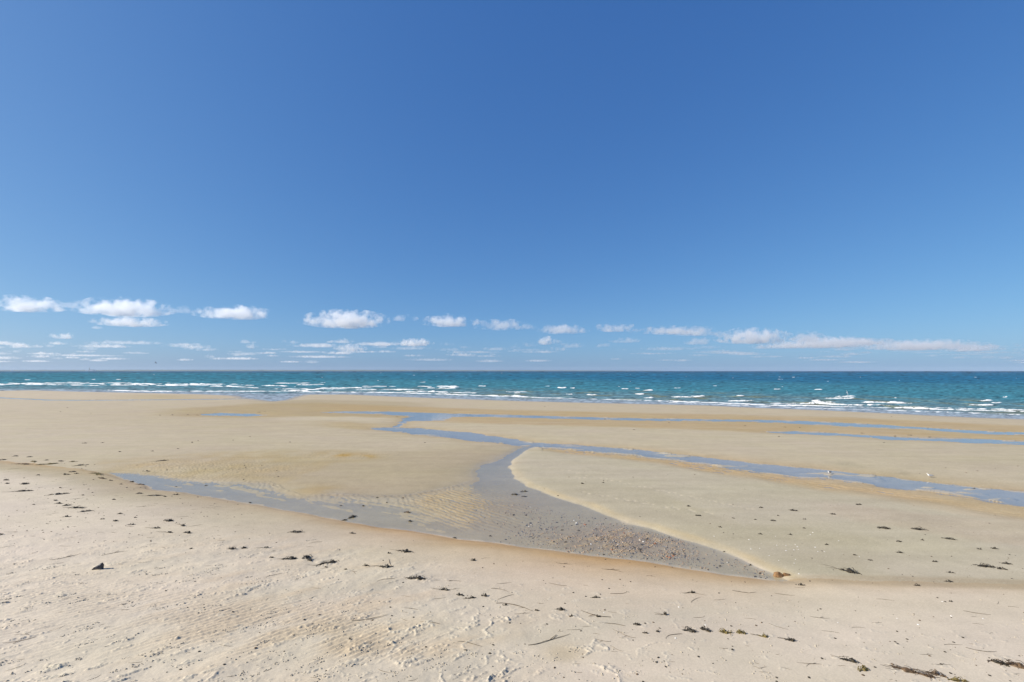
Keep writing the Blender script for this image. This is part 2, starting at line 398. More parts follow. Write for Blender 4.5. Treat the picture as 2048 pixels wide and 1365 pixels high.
def height_at(x, y):
    r = np.searchsorted(Yr, y) - 1
    r = int(np.clip(r, 0, NR - 2)); t = (y - Yr[r]) / (Yr[r + 1] - Yr[r])
    w = wid[r] * (1 - t) + wid[r + 1] * t
    s = x / w
    c = int(np.clip(np.searchsorted(sr, s) - 1, 0, NC - 2)); u = (s - sr[c]) / (sr[c + 1] - sr[c])
    a = Z[r, c] * (1 - u) + Z[r, c + 1] * u; b = Z[r + 1, c] * (1 - u) + Z[r + 1, c + 1] * u
    return float(a * (1 - t) + b * t)

def on_ground(px, py):
    z = 0.0
    for _ in range(8):
        x, y = ground_xy(px, py, z)
        z = 0.5 * z + 0.5 * height_at(x, y)
    x, y = ground_xy(px, py, z)
    return Vector((x, y, height_at(x, y)))

def px_per_m(py):
    return (py - HORIZON) / CAM_H

def grid_mesh(name, X, Y, Z, keep=None, smooth=True):
    nr, nc = X.shape
    idx = np.arange(nr * nc).reshape(nr, nc)
    q = np.stack([idx[:-1, :-1], idx[:-1, 1:], idx[1:, 1:], idx[1:, :-1]], -1).reshape(-1, 4)
    if keep is not None:
        q = q[keep.reshape(-1)]
    used = np.unique(q)
    remap = np.full(nr * nc, -1); remap[used] = np.arange(len(used))
    q = remap[q]
    co = np.stack([X.ravel()[used], Y.ravel()[used], Z.ravel()[used]], -1)
    me = bpy.data.meshes.new(name)
    me.vertices.add(len(co)); me.vertices.foreach_set('co', co.ravel().astype(np.float32))
    me.loops.add(q.size); me.loops.foreach_set('vertex_index', q.ravel().astype(np.int32))
    me.polygons.add(len(q))
    me.polygons.foreach_set('loop_start', np.arange(0, q.size, 4, dtype=np.int32))
    me.polygons.foreach_set('use_smooth', np.full(len(q), smooth))
    me.update(calc_edges=True)
    return me, used

def set_attr(me, name, data, used):
    if data.ndim == 3:
        a = me.attributes.new(name, 'FLOAT_COLOR', 'POINT')
        d = np.ones((len(used), 4), np.float32); d[:, :3] = data.reshape(-1, 3)[used]
        a.data.foreach_set('color', d.ravel())
    else:
        a = me.attributes.new(name, 'FLOAT', 'POINT')
        a.data.foreach_set('value', data.ravel()[used].astype(np.float32))

def new_mat(name):
    m = bpy.data.materials.new(name); m.use_nodes = True
    nt = m.node_tree; nt.nodes.clear()
    out = nt.nodes.new('ShaderNodeOutputMaterial')
    return m, nt, out

def nd(nt, typ, **kw):
    n = nt.nodes.new(typ)
    for k, v in kw.items():
        if k.startswith('in_'):
            n.inputs[k[3:].replace('_', ' ')].default_value = v
        else:
            setattr(n, k, v)
    return n

# ---- sand material
m_sand, nt, out = new_mat('sand')
at = nd(nt, 'ShaderNodeAttribute', attribute_name='sand_color')
aw = nd(nt, 'ShaderNodeAttribute', attribute_name='wet')
geo = nd(nt, 'ShaderNodeNewGeometry')
n1 = nd(nt, 'ShaderNodeTexNoise', in_Scale=14.0, in_Detail=6.0, in_Roughness=0.65)
n2 = nd(nt, 'ShaderNodeTexNoise', in_Scale=1.3, in_Detail=5.0, in_Roughness=0.6)
mr1 = nd(nt, 'ShaderNodeMapRange', in_From_Min=0.3, in_From_Max=0.7, in_To_Min=0.93, in_To_Max=1.06)
mr2 = nd(nt, 'ShaderNodeMapRange', in_From_Min=0.3, in_From_Max=0.7, in_To_Min=0.95, in_To_Max=1.04)
mul = nd(nt, 'ShaderNodeMath', operation='MULTIPLY')
vm = nd(nt, 'ShaderNodeVectorMath', operation='SCALE')
pb = nd(nt, 'ShaderNodeBsdfPrincipled')
ro = nd(nt, 'ShaderNodeMapRange', in_To_Min=0.95, in_To_Max=0.42)
sp = nd(nt, 'ShaderNodeMapRange', in_To_Min=0.1, in_To_Max=0.45)
bp = nd(nt, 'ShaderNodeBump', in_Strength=0.35, in_Distance=0.02)
for n in (n1, n2): nt.links.new(geo.outputs['Position'], n.inputs['Vector'])
nt.links.new(n1.outputs[0], mr1.inputs[0]); nt.links.new(n2.outputs[0], mr2.inputs[0])
nt.links.new(mr1.outputs[0], mul.inputs[0]); nt.links.new(mr2.outputs[0], mul.inputs[1])
nt.links.new(at.outputs['Color'], vm.inputs[0]); nt.links.new(mul.outputs[0], vm.inputs['Scale'])
nt.links.new(vm.outputs[0], pb.inputs['Base Color'])
nt.links.new(aw.outputs['Fac'], ro.inputs[0]); nt.links.new(ro.outputs[0], pb.inputs['Roughness'])
nt.links.new(aw.outputs['Fac'], sp.inputs[0]); nt.links.new(sp.outputs[0], pb.inputs['Specular IOR Level'])
nt.links.new(n1.outputs[0], bp.inputs['Height']); nt.links.new(bp.outputs[0], pb.inputs['Normal'])
nt.links.new(pb.outputs[0], out.inputs[0])

me, used = grid_mesh('beach', X, Y, Z)
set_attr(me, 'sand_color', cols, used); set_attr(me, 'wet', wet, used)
me.materials.append(m_sand)
beach = bpy.data.objects.new('beach', me); C.objects.link(beach)
tag(beach, kind='structure')

# ---- water left on the sand
def water_mat(name, rough, bump, tint, scale=3.0, power=4.2):
    m, nt, out = new_mat(name)
    geo = nd(nt, 'ShaderNodeNewGeometry')
    mp = nd(nt, 'ShaderNodeMapping'); mp.inputs['Scale'].default_value = (1, 0.6, 1)
    nz = nd(nt, 'ShaderNodeTexNoise', in_Scale=scale, in_Detail=4.0, in_Roughness=0.6)
    nb = nd(nt, 'ShaderNodeTexNoise', in_Scale=0.35, in_Detail=3.0); rb = nd(nt, 'ShaderNodeMapRange', in_From_Min=0.38, in_From_Max=0.62, in_To_Min=bump * 0.3, in_To_Max=bump * 3.0)
    b = nd(nt, 'ShaderNodeBump', in_Strength=bump, in_Distance=0.03)
    dt = nd(nt, 'ShaderNodeVectorMath', operation='DOT_PRODUCT')
    ab = nd(nt, 'ShaderNodeMath', operation='ABSOLUTE'); om = nd(nt, 'ShaderNodeMath', operation='SUBTRACT', use_clamp=True); om.inputs[0].default_value = 1.0
    pw = nd(nt, 'ShaderNodeMath', operation='POWER'); pw.inputs[1].default_value = power
    fr = nd(nt, 'ShaderNodeMath', operation='MULTIPLY_ADD'); fr.inputs[1].default_value = 0.98; fr.inputs[2].default_value = 0.02
    gl = nd(nt, 'ShaderNodeBsdfGlossy', in_Roughness=rough)
    tr = nd(nt, 'ShaderNodeBsdfTransparent'); tr.inputs[0].default_value = tint
    mx = nd(nt, 'ShaderNodeMixShader')
    nt.links.new(geo.outputs['Position'], mp.inputs[0]); nt.links.new(mp.outputs[0], nz.inputs['Vector'])
    nt.links.new(nz.outputs[0], b.inputs['Height']); nt.links.new(mp.outputs[0], nb.inputs['Vector']); nt.links.new(nb.outputs[0], rb.inputs[0]); nt.links.new(rb.outputs[0], b.inputs['Strength'])
    nt.links.new(b.outputs[0], dt.inputs[0]); nt.links.new(geo.outputs['Incoming'], dt.inputs[1]); nt.links.new(dt.outputs['Value'], ab.inputs[0])
    nt.links.new(ab.outputs[0], om.inputs[1]); nt.links.new(om.outputs[0], pw.inputs[0]); nt.links.new(pw.outputs[0], fr.inputs[0])
    nt.links.new(b.outputs[0], gl.inputs['Normal'])
    nt.links.new(fr.outputs[0], mx.inputs[0]); nt.links.new(tr.outputs[0], mx.inputs[1]); nt.links.new(gl.outputs[0], mx.inputs[2])
    nt.links.new(mx.outputs[0], out.inputs[0])
    return m
m_pool = water_mat('pool_water', 0.10, 0.14, (0.97, 0.97, 0.95, 1), 3.0, 4.9)
m_chan = water_mat('channel_water', 0.07, 0.03, (0.97, 0.98, 0.98, 1), 2.0)
cz = np.maximum.reduce([D[:-1, :-1], D[1:, :-1], D[:-1, 1:], D[1:, 1:]])
cid = ID[:-1, :-1]
zmin = np.minimum.reduce([Z[:-1, :-1], Z[1:, :-1], Z[:-1, 1:], Z[1:, 1:]])
mouth = DS[:-1, :-1]
for k, (nm, wname) in enumerate([('pool', 'tidal_pool'), ('b', 'tidal_channel'), ('c', 'tidal_channel'), ('d', 'tidal_channel'), ('puddle', 'puddle'), ('thread', 'tidal_channel')]):
    keep = (cid == k) & ((cz < 0.25) | ((zmin < 0.004) & (cz < 7.0))) & (mouth > 1.0)
    mw, us = grid_mesh(wname, X, Y, np.zeros_like(Z), keep)
    mw.materials.append(m_pool if k == 0 else m_chan)
    o = bpy.data.objects.new(wname, mw); C.objects.link(o); tag(o, kind='structure')

# ------------------------------------------------------------------ sea
dr = np.concatenate([np.arange(175, 110, -1.2), np.arange(110, 22, -0.38), np.arange(22, 3, -0.25), np.array([3, 2.6, 2.2, 1.9, 1.6, 1.35, 1.15, 0.98, 0.84, 0.74])])
YS = FH / dr
ss = np.concatenate([-np.array([2.6, 2.1, 1.8, 1.6, 1.45, 1.35, 1.27, 1.22]), np.arange(-1.18, 1.1801, 2.6 / F), np.array([1.22, 1.27, 1.35, 1.45, 1.6, 1.8, 2.1, 2.6])])
SX = YS[:, None] * ss[None, :]; SY = np.repeat(YS[:, None], len(ss), 1)
SPX = W0 / 2 + F * SX / SY; SPY = HORIZON + FH / SY
w1 = 0.35 * fbm(SX / 2.2, SY / 2.2, 3, 5); w2 = 0.35 * fbm(SX / 2.2, SY / 2.2, 3, 9)
OFF = -sdf_poly(SEA_POLY, SX + w1, SY + w2, 20000.0)   # metres off the shore
amp = sstep(1, 14, OFF)
nearf = sstep(14, 34, SPY - HORIZON)
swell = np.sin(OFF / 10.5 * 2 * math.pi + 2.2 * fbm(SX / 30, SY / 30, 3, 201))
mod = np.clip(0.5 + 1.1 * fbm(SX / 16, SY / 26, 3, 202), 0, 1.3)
SZ = amp * nearf * (0.19 * np.maximum(swell, -0.4) * mod + 0.07 * fbm(SX / 2.2, SY / 3.5, 3, 203))
foam = np.zeros(SX.shape)
def crest(pts, th, hgt=0.3, brk=0.0, ends=5.0):
    p = np.array(pts, float)
    x0, x1 = p[0, 0], p[-1, 0]
    sel = (SPX > x0 - 12) & (SPX < x1 + 12) & (np.abs(SPY - np.interp(SPX, p[:, 0], p[:, 1])) < th * 4 + 3)
    if not sel.any(): return
    xs, ys = SPX[sel], SPY[sel]
    yc = np.interp(xs, p[:, 0], p[:, 1]) + 0.55 * th * perlin(xs / 11, ys * 0 + x0 * .37, 301)
    w = sstep(x0 - ends, x0 + ends, xs) * sstep(x1 + ends, x1 - ends, xs)
    n = 1.0 + 0.6 * perlin(xs / 16, ys / 3, 302) + 0.35 * perlin(xs / 4, ys / 1.2, 304) - brk * np.clip(0.5 + perlin(xs / 22, ys / 30 + p[0, 1], 303) * 1.6, 0, 1)
    t = (ys - yc) / th
    m = np.exp(-np.where(t < 0, t * 1.5, t) ** 2) * w
    foam[sel] = np.maximum(foam[sel], np.clip(m * n * 1.2, 0, 1.1))
    SZ[sel] += hgt * m * np.clip(n, 0, 1.2)
crest([(-200, 770), (0, 770), (60, 767.5), (130, 766.8), (200, 768), (300, 769), (400, 771), (470, 774), (520, 777)], .8, .3, .45)
crest([(215, 781), (300, 783.2), (420, 783.2), (512, 783), (640, 784.5), (760, 785), (900, 789), (1024, 794), (1150, 797.5), (1300, 802), (1430, 806), (1536, 811), (1700, 814.5), (1800, 816), (1900, 820), (2048, 823.5), (2400, 838)], .85, .10, .25)
crest([(1540, 807), (1640, 808), (1700, 811), (1800, 813), (1850, 816), (2048, 821.5), (2400, 835)], .9, .2, .4)
crest([(1330, 805), (1500, 812), (1600, 816), (1800, 822), (1950, 827), (2048, 830)], 0.5, .03, .7)
for x, y, L, th in [(1294, 781.5, 22, 1.2), (1279, 790, 20, 1.0), (1296, 796.5, 20, 1.5), (1124, 776.5, 18, .9), (1145, 777, 10, 1.1), (1139, 790, 15, 1), (1184, 791, 20, .7),
                    (1374, 795, 60, 1.2), (1396, 793.5, 30, .8), (1481, 792.5, 16, 1.3), (1481, 803, 50, 1.2), (1631, 802.5, 18, 1.3), (1680, 797.5, 60, 1.3), (1690, 794, 40, .8), (1636, 780, 16, 1), (1769, 806.5, 95, 2.0),
                    (1800, 808, 50, 1.6), (1645, 807, 50, 1.3), (1791, 797, 6, 1.0), (1971, 802.5, 28, 1.1), (1994, 806.8, 22, 1.3), (1962, 811, 46, 1.4), (1561, 759, 10, .7), (1555, 779.5, 14, .7), (1430, 772.5, 7, .6),
                    (1095, 773, 8, .7), (1250, 778.5, 14, .7), (1275, 777.5, 10, .7), (1355, 777, 14, .5), (895, 773.5, 45, 1.0), (905, 775, 28, .9), (1035, 787, 12, .9), (965, 773, 18, .7), (845, 765, 12, .7), (646, 765.5, 10, .7),
                    (55, 760, 11, .7), (187, 759.3, 7, .7), (237, 759.7, 10, .7), (585, 767, 70, .9), (610, 770.5, 35, .8), (800, 780.5, 90, 1.0), (690, 776.5, 100, .9), (850, 784.5, 90, 1.0), (590, 782, 50, 1.2), (2010, 795, 10, .6)]:
    crest([(x - L / 2, y), (x, y + .3), (x + L / 2, y)], th * .66, .35, 0.2, max(2.5, L * .2))
rs = random.Random(5)
for i in range(62):
    x = rs.uniform(-60, 1060)
    yo = np.interp(x, [0, 300, 512, 800, 1050], [764.5, 765.5, 767, 771, 776]); yi = np.interp(x, [0, 300, 512, 600, 800, 1050], [771, 771.5, 780, 783, 788, 796])
    y = rs.uniform(yo, yi); L = rs.uniform(14, 80)
    crest([(x - L / 2, y), (x + L / 2, y + rs.uniform(0, .8))], rs.uniform(.3, .7), .25, rs.uniform(.1, .5), 5)
for i in range(50):
    x = rs.uniform(-40, 2090); y = rs.choice([rs.uniform(746, 762), rs.uniform(752, 775)]); L = rs.uniform(1.0, 4)
    crest([(x - L / 2, y), (x + L / 2, y)], rs.uniform(.2, .42), .12, rs.uniform(0, .3), 1.0)
SZ = SZ * amp
SZ = np.where(OFF < 3, SZ * np.clip(OFF / 3, 0, 1), SZ) + 0.006
lf = sstep(1500, 200, SPX)
deep = sstep(90, 420, OFF + 60 * fbm(SX / 70, SY / 200, 2, 210)); mid = sstep(22, 95, OFF + 14 * fbm(SX / 40, SY / 50, 3, 211))
vdeep = sstep(500, 3000, OFF)
def lerp3(a, b, t): return a * (1 - t[..., None]) + b * t[..., None]
sc = np.empty(SX.shape + (3,)); sc[:] = np.array([0.29, 0.335, 0.37])
sc = lerp3(sc, np.array([0.115, 0.205, 0.225]), sstep(3, 22, OFF))
sc = lerp3(sc, np.array([0.045, 0.18, 0.22]), mid)
dcol = lerp3(np.broadcast_to(np.array([0.004, 0.095, 0.19]), sc.shape), np.broadcast_to(np.array([0.022, 0.145, 0.19]), sc.shape), lf)
sc = lerp3(sc, dcol, deep * .85)
sc = lerp3(sc, np.array([0.012, 0.055, 0.12]), vdeep * .8)
olive = np.clip(fbm(SX / 9, SY / 14, 3, 212) * 1.6 - 0.15 + 0.35 * np.maximum(swell, 0), 0, 1) * sstep(6, 18, OFF) * sstep(110, 35, OFF) * sstep(500, 1200, SPX)
sc = lerp3(sc, np.array([0.17, 0.155, 0.05]), olive * .8)
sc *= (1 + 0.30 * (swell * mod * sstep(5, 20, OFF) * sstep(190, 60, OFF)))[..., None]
streaks = fbm(SPX / 26, SPY / 1.1, 3, 214)
chop = fbm(SPX / 8, SPY / 0.75, 2, 216)
sc *= 0.88
sc *= np.clip(1 + 0.6 * streaks + 0.5 * chop, 0.3, 2.4)[..., None]

m_sea, nt, out = new_mat('sea_water')
at = nd(nt, 'ShaderNodeAttribute', attribute_name='sea_color'); af = nd(nt, 'ShaderNodeAttribute', attribute_name='foam')
geo = nd(nt, 'ShaderNodeNewGeometry')
mp = nd(nt, 'ShaderNodeMapping'); mp.inputs['Scale'].default_value = (0.55, 0.9, 1)
nz = nd(nt, 'ShaderNodeTexNoise', in_Scale=0.9, in_Detail=5.0, in_Roughness=0.62)
b = nd(nt, 'ShaderNodeBump', in_Strength=0.9, in_Distance=0.35)
fn = nd(nt, 'ShaderNodeTexNoise', in_Scale=2.2, in_Detail=4.0, in_Roughness=0.7)
fa = nd(nt, 'ShaderNodeMath', operation='ADD'); fr = nd(nt, 'ShaderNodeMapRange', in_From_Min=0.86, in_From_Max=1.22)
mc = nd(nt, 'ShaderNodeMix', data_type='RGBA'); mc.inputs['B'].default_value = (0.80, 0.79, 0.75, 1)
df = nd(nt, 'ShaderNodeBsdfDiffuse'); gl = nd(nt, 'ShaderNodeBsdfGlossy', in_Roughness=0.2)
rr = nd(nt, 'ShaderNodeMapRange', in_To_Min=0.14, in_To_Max=0.0); mx = nd(nt, 'ShaderNodeMixShader')
nt.links.new(geo.outputs['Position'], mp.inputs[0]); nt.links.new(mp.outputs[0], nz.inputs['Vector']); nt.links.new(geo.outputs['Position'], fn.inputs['Vector'])
nt.links.new(nz.outputs[0], b.inputs['Height']); nt.links.new(b.outputs[0], gl.inputs['Normal']); nt.links.new(b.outputs[0], df.inputs['Normal'])
nt.links.new(af.outputs['Fac'], fa.inputs[0]); nt.links.new(fn.outputs[0], fa.inputs[1]); nt.links.new(fa.outputs[0], fr.inputs[0])
nt.links.new(fr.outputs[0], mc.inputs['Factor']); nt.links.new(at.outputs['Color'], mc.inputs['A'])
nt.links.new(mc.outputs['Result'], df.inputs['Color']); nt.links.new(fr.outputs[0], rr.inputs[0])
nt.links.new(rr.outputs[0], mx.inputs[0]); nt.links.new(df.outputs[0], mx.inputs[1]); nt.links.new(gl.outputs[0], mx.inputs[2])
nt.links.new(mx.outputs[0], out.inputs[0])
keep = np.maximum.reduce([OFF[:-1, :-1], OFF[1:, :-1], OFF[:-1, 1:], OFF[1:, 1:]]) > -1.2
me, used = grid_mesh('sea', SX, SY, SZ, keep)
set_attr(me, 'sea_color', sc, used); set_attr(me, 'foam', foam, used)
me.materials.append(m_sea)
sea = bpy.data.objects.new('sea', me); C.objects.link(sea); tag(sea, kind='structure')

# ------------------------------------------------------------------ far shore and power station
def simple_mat(name, rgb, rough=0.8, spec=0.3, nscale=None, rgb2=None, bump=0.0, bdist=0.01):
    m, nt, out = new_mat(name)
    pb = nd(nt, 'ShaderNodeBsdfPrincipled', in_Roughness=rough)
    pb.inputs['Specular IOR Level'].default_value = spec
    pb.inputs['Base Color'].default_value = (*rgb, 1)
    if nscale:
        tc = nd(nt, 'ShaderNodeTexCoord')
        nz = nd(nt, 'ShaderNodeTexNoise', in_Scale=nscale, in_Detail=4.0, in_Roughness=0.6)
        rp = nd(nt, 'ShaderNodeMapRange', in_From_Min=0.32, in_From_Max=0.68)
        mx = nd(nt, 'ShaderNodeMix', data_type='RGBA')
        mx.inputs['A'].default_value = (*rgb, 1); mx.inputs['B'].default_value = (*(rgb2 or rgb), 1)
        nt.links.new(tc.outputs['Object'], nz.inputs['Vector']); nt.links.new(nz.outputs[0], rp.inputs[0])
        nt.links.new(rp.outputs[0], mx.inputs['Factor']); nt.links.new(mx.outputs['Result'], pb.inputs['Base Color'])
        if bump:
            b = nd(nt, 'ShaderNodeBump', in_Strength=bump, in_Distance=bdist)
            nt.links.new(nz.outputs[0], b.inputs['Height']); nt.links.new(b.outputs[0], pb.inputs['Normal'])
    nt.links.new(pb.outputs[0], out.inputs[0])
    return m

def mesh_obj(name, verts, faces, mat, parent=None, smooth=False, loc=None):
    me = bpy.data.meshes.new(name)
    me.from_pydata([tuple(v) for v in verts], [], [tuple(f) for f in faces])
    if smooth: me.polygons.foreach_set('use_smooth', [True] * len(me.polygons))
    me.materials.append(mat)
    o = bpy.data.objects.new(name, me); C.objects.link(o)
    if parent: o.parent = parent
    if loc is not None: o.location = loc
    return o

m_land = simple_mat('far_woods', (0.05, 0.07, 0.05), 0.9, 0.1, 0.004, (0.13, 0.13, 0.09))
def ridge(name, x0, x1, Yd, prof, depth):
    xs = np.linspace(x0, x1, 260); hp = np.interp(xs, [p[0] for p in prof], [p[1] for p in prof])
    gx = (xs - W0 / 2) / F * Yd
    hm = hp * Yd / F * (1 + 0.22 * fbm(gx / 260, gx * 0 + 3.3, 4, 401)) + CAM_H * (hp > 0.02)
    V = []; Fc = []
    for i in range(len(xs)):
        j = depth * 0.15 * math.sin(i * 1.7)
        V += [(gx[i], Yd + j, -1.0), (gx[i], Yd + depth * .25 + j, hm[i] * .75), (gx[i] * 1.01, Yd + depth * .5, hm[i]), (gx[i] * 1.03, Yd + depth, -1.0)]
    for i in range(len(xs) - 1):
        for k in range(3):
            a = i * 4 + k; Fc.append((a, a + 4, a + 5, a + 1))
    o = mesh_obj(name, V, Fc, m_land, smooth=True)
    return tag(o, kind='structure')
ridge('far_shore', -500, 1330, 16500, [(-500, 1.7), (0, 1.6), (110, 1.8), (160, 1.5), (250, 1.9), (420, 2.0), (600, 1.5), (700, 1.9), (860, 1.4), (1000, 1.2), (1150, .8), (1250, .35), (1330, 0)], 900)

m_conc = simple_mat('pale_concrete', (0.16, 0.16, 0.17), 0.8, 0.2, 0.05, (0.20, 0.20, 0.20))
m_clad = simple_mat('metal_cladding', (0.40, 0.42, 0.44), 0.7, 0.3, 0.05, (0.5, 0.5, 0.5))
def ring_lathe(prof, n=16):
    V = []; Fc = []
    for r, z in prof:
        for k in range(n):
            a = 2 * math.pi * k / n; V.append((r * math.cos(a), r * math.sin(a), z))
    for j in range(len(prof) - 1):
        for k in range(n):
            Fc.append((j * n + k, j * n + (k + 1) % n, (j + 1) * n + (k + 1) % n, (j + 1) * n + k))
    Fc.append(tuple(range((len(prof) - 1) * n, len(prof) * n)))
    return V, Fc
def box(x0, x1, y0, y1, z0, z1):
    return [(x0, y0, z0), (x1, y0, z0), (x1, y1, z0), (x0, y1, z0), (x0, y0, z1), (x1, y0, z1), (x1, y1, z1), (x0, y1, z1)], \
           [(0, 3, 2, 1), (4, 5, 6, 7), (0, 1, 5, 4), (1, 2, 6, 5), (2, 3, 7, 6), (3, 0, 4, 7)]
def empty(name, loc):
    e = bpy.data.objects.new(name, None); e.empty_display_size = 0.2; e.location = loc; C.objects.link(e); return e
PD = 15800.0
pw = empty('power_station', ((179 - W0 / 2) / F * PD, PD, 0))
tag(pw, 'power station with one tall chimney far across the bay', 'power station')
V, Fc = ring_lathe([(13, 0), (11.5, 40), (10, 118), (10.6, 119), (10.6, 122), (9, 122)])
mesh_obj('chimney', V, Fc, m_conc, pw)
for nm, b in [('boiler_house', box(70, 150, -30, 40, 0, 52)), ('turbine_hall', box(20, 69, -30, 40, 0, 34)), ('annexe', box(151, 205, -20, 30, 0, 40)), ('storage_shed', box(-120, -60, -20, 20, 0, 32))]:
    mesh_obj(nm, b[0], b[1], m_clad, pw)
V, Fc = ring_lathe([(30, 0), (30, 22), (26, 34), (10, 42), (2, 44)], 20)
tk = mesh_obj('storage_tank', V, Fc, m_clad, None, True, ((24 - W0 / 2) / F * PD, PD, 0))
tag(tk, 'domed storage tank on the far shore left of the chimney', 'tank')

# ------------------------------------------------------------------ seaweed, strands, stones
m_weed = simple_mat('dark_wrack', (0.018, 0.014, 0.009), 0.55, 0.4, 9.0, (0.055, 0.042, 0.022), 0.4)
m_olive = simple_mat('olive_wrack', (0.05, 0.04, 0.012), 0.6, 0.35, 7.0, (0.22, 0.16, 0.045), 0.4)
m_brown = simple_mat('brown_wrack', (0.04, 0.026, 0.014), 0.6, 0.35, 8.0, (0.15, 0.095, 0.05), 0.4)
m_grass = simple_mat('dry_eelgrass', (0.07, 0.055, 0.04), 0.7, 0.25, 5.0, (0.19, 0.15, 0.10))

def tube(pts, rad, sides=3, flat=1.0):
    V = []; Fc = []
    n = len(pts)
    for i, p in enumerate(pts):
        t = Vector(pts[min(i + 1, n - 1)]) - Vector(pts[max(i - 1, 0)])
        if t.length < 1e-9: t = Vector((1, 0, 0))
        t.normalize(); s = t.cross(Vector((0, 0, 1)))
        if s.length < 1e-3: s = Vector((0, 1, 0))
        s.normalize(); u = s.cross(t)
        r = rad[i] if hasattr(rad, '__len__') else rad
        for k in range(sides):
            a = 2 * math.pi * k / sides + 0.5
            V.append(Vector(p) + s * (r * math.cos(a)) + u * (r * flat * math.sin(a)))
    for i in range(n - 1):
        for k in range(sides):
            Fc.append((i * sides + k, i * sides + (k + 1) % sides, (i + 1) * sides + (k + 1) % sides, (i + 1) * sides + k))
    Fc.append(tuple(range(sides))[::-1]); Fc.append(tuple(range((n - 1) * sides, n * sides)))
    return V, Fc

def join(parts):
    V = []; Fc = []
    for v, f in parts:
        o = len(V); V += list(v); Fc += [tuple(i + o for i in q) for q in f]
    return V, Fc

def weed_mesh(L, Wd, H, n, rd, bend):
    """a matted tangle: a lumpy core along a bent spine with fronds lying over it"""
    parts = []
    def spine(t):
        x = (t - 0.5) * L
        return Vector((x, bend * L * math.sin(t * math.pi) - bend * L * .5, 0))
    m = 9; sd = 8; V = []; Fc = []
    ph = rd.uniform(0, 9)
    for i in range(m):
        t = i / (m - 1); c = spine(t)
        env = max(0.08, math.sin(t * math.pi) ** 0.7) * (0.7 + 0.45 * math.sin(t * 11 + ph) * rd.uniform(.4, 1))
        for k in range(sd):
            a = 2 * math.pi * k / sd; q = rd.uniform(.65, 1.25)
            V.append(c + Vector((rd.uniform(-.03, .03) * L, math.cos(a) * Wd * .5 * env * q, (0.2 + 0.8 * max(0, math.sin(a))) * H * 1.05 * env * q - H * .2)))
    for i in range(m - 1):
        for k in range(sd):
            Fc.append((i * sd + k, i * sd + (k + 1) % sd, (i + 1) * sd + (k + 1) % sd, (i + 1) * sd + k))
    parts.append((V, Fc))
    for j in range(n):
        t = rd.uniform(.02, .95); c = spine(t); env = max(.15, math.sin(t * math.pi))
        a = rd.gauss(0, .38) + (math.pi if rd.random() < .5 else 0)
        l = L * rd.uniform(.08, .26); st = c + Vector((0, rd.gauss(0, .27) * Wd * env, H * env * rd.uniform(.1, .95)))
        pts = []; k = 4
        cv = rd.gauss(0, .5)
        for i in range(k + 1):
            u = i / k
            pts.append(st + Vector((math.cos(a + cv * u) * l * u, math.sin(a + cv * u) * l * u, -u * u * st.z + H * .35 * math.sin(u * 3.1) * rd.uniform(.3, 1) * env)))
        r = rd.uniform(.006, .014)
        parts.append(tube(pts, [r * .7, r, r * 1.2, r, r * .3], 3, .6))
    return join(parts)

def tail_mesh(L, rd, n=2):
    parts = []
    for j in range(n):
        a = rd.gauss(0, .15); y = rd.gauss(0, .02); pts = []; ph = rd.uniform(0, 6)
        l = L * rd.uniform(.6, 1.0)
        for i in range(9):
            u = i / 8
            pts.append(Vector((-l * u, y + a * l * u + .05 * L * math.sin(ph + u * 5), .008 + .012 * abs(math.sin(u * 7 + ph)))))
        parts.append(tube(pts, [.009 * (1 - .6 * i / 8) for i in range(9)], 3, .7))
    return join(parts)

def ground_normal(x, y, e=0.35):
    return Vector((height_at(x - e, y) - height_at(x + e, y), height_at(x, y - e) - height_at(x, y + e), 2 * e)).normalized()

def lay(o, px, py, yaw, sink=0.0):
    p = on_ground(px, py)
    n = ground_normal(p.x, p.y)
    q = n.rotation_difference(Vector((0, 0, 1))).inverted()
    o.location = p + Vector((0, 0, -sink))
    o.rotation_mode = 'QUATERNION'
    o.rotation_quaternion = q @ Euler((0, 0, yaw)).to_quaternion()

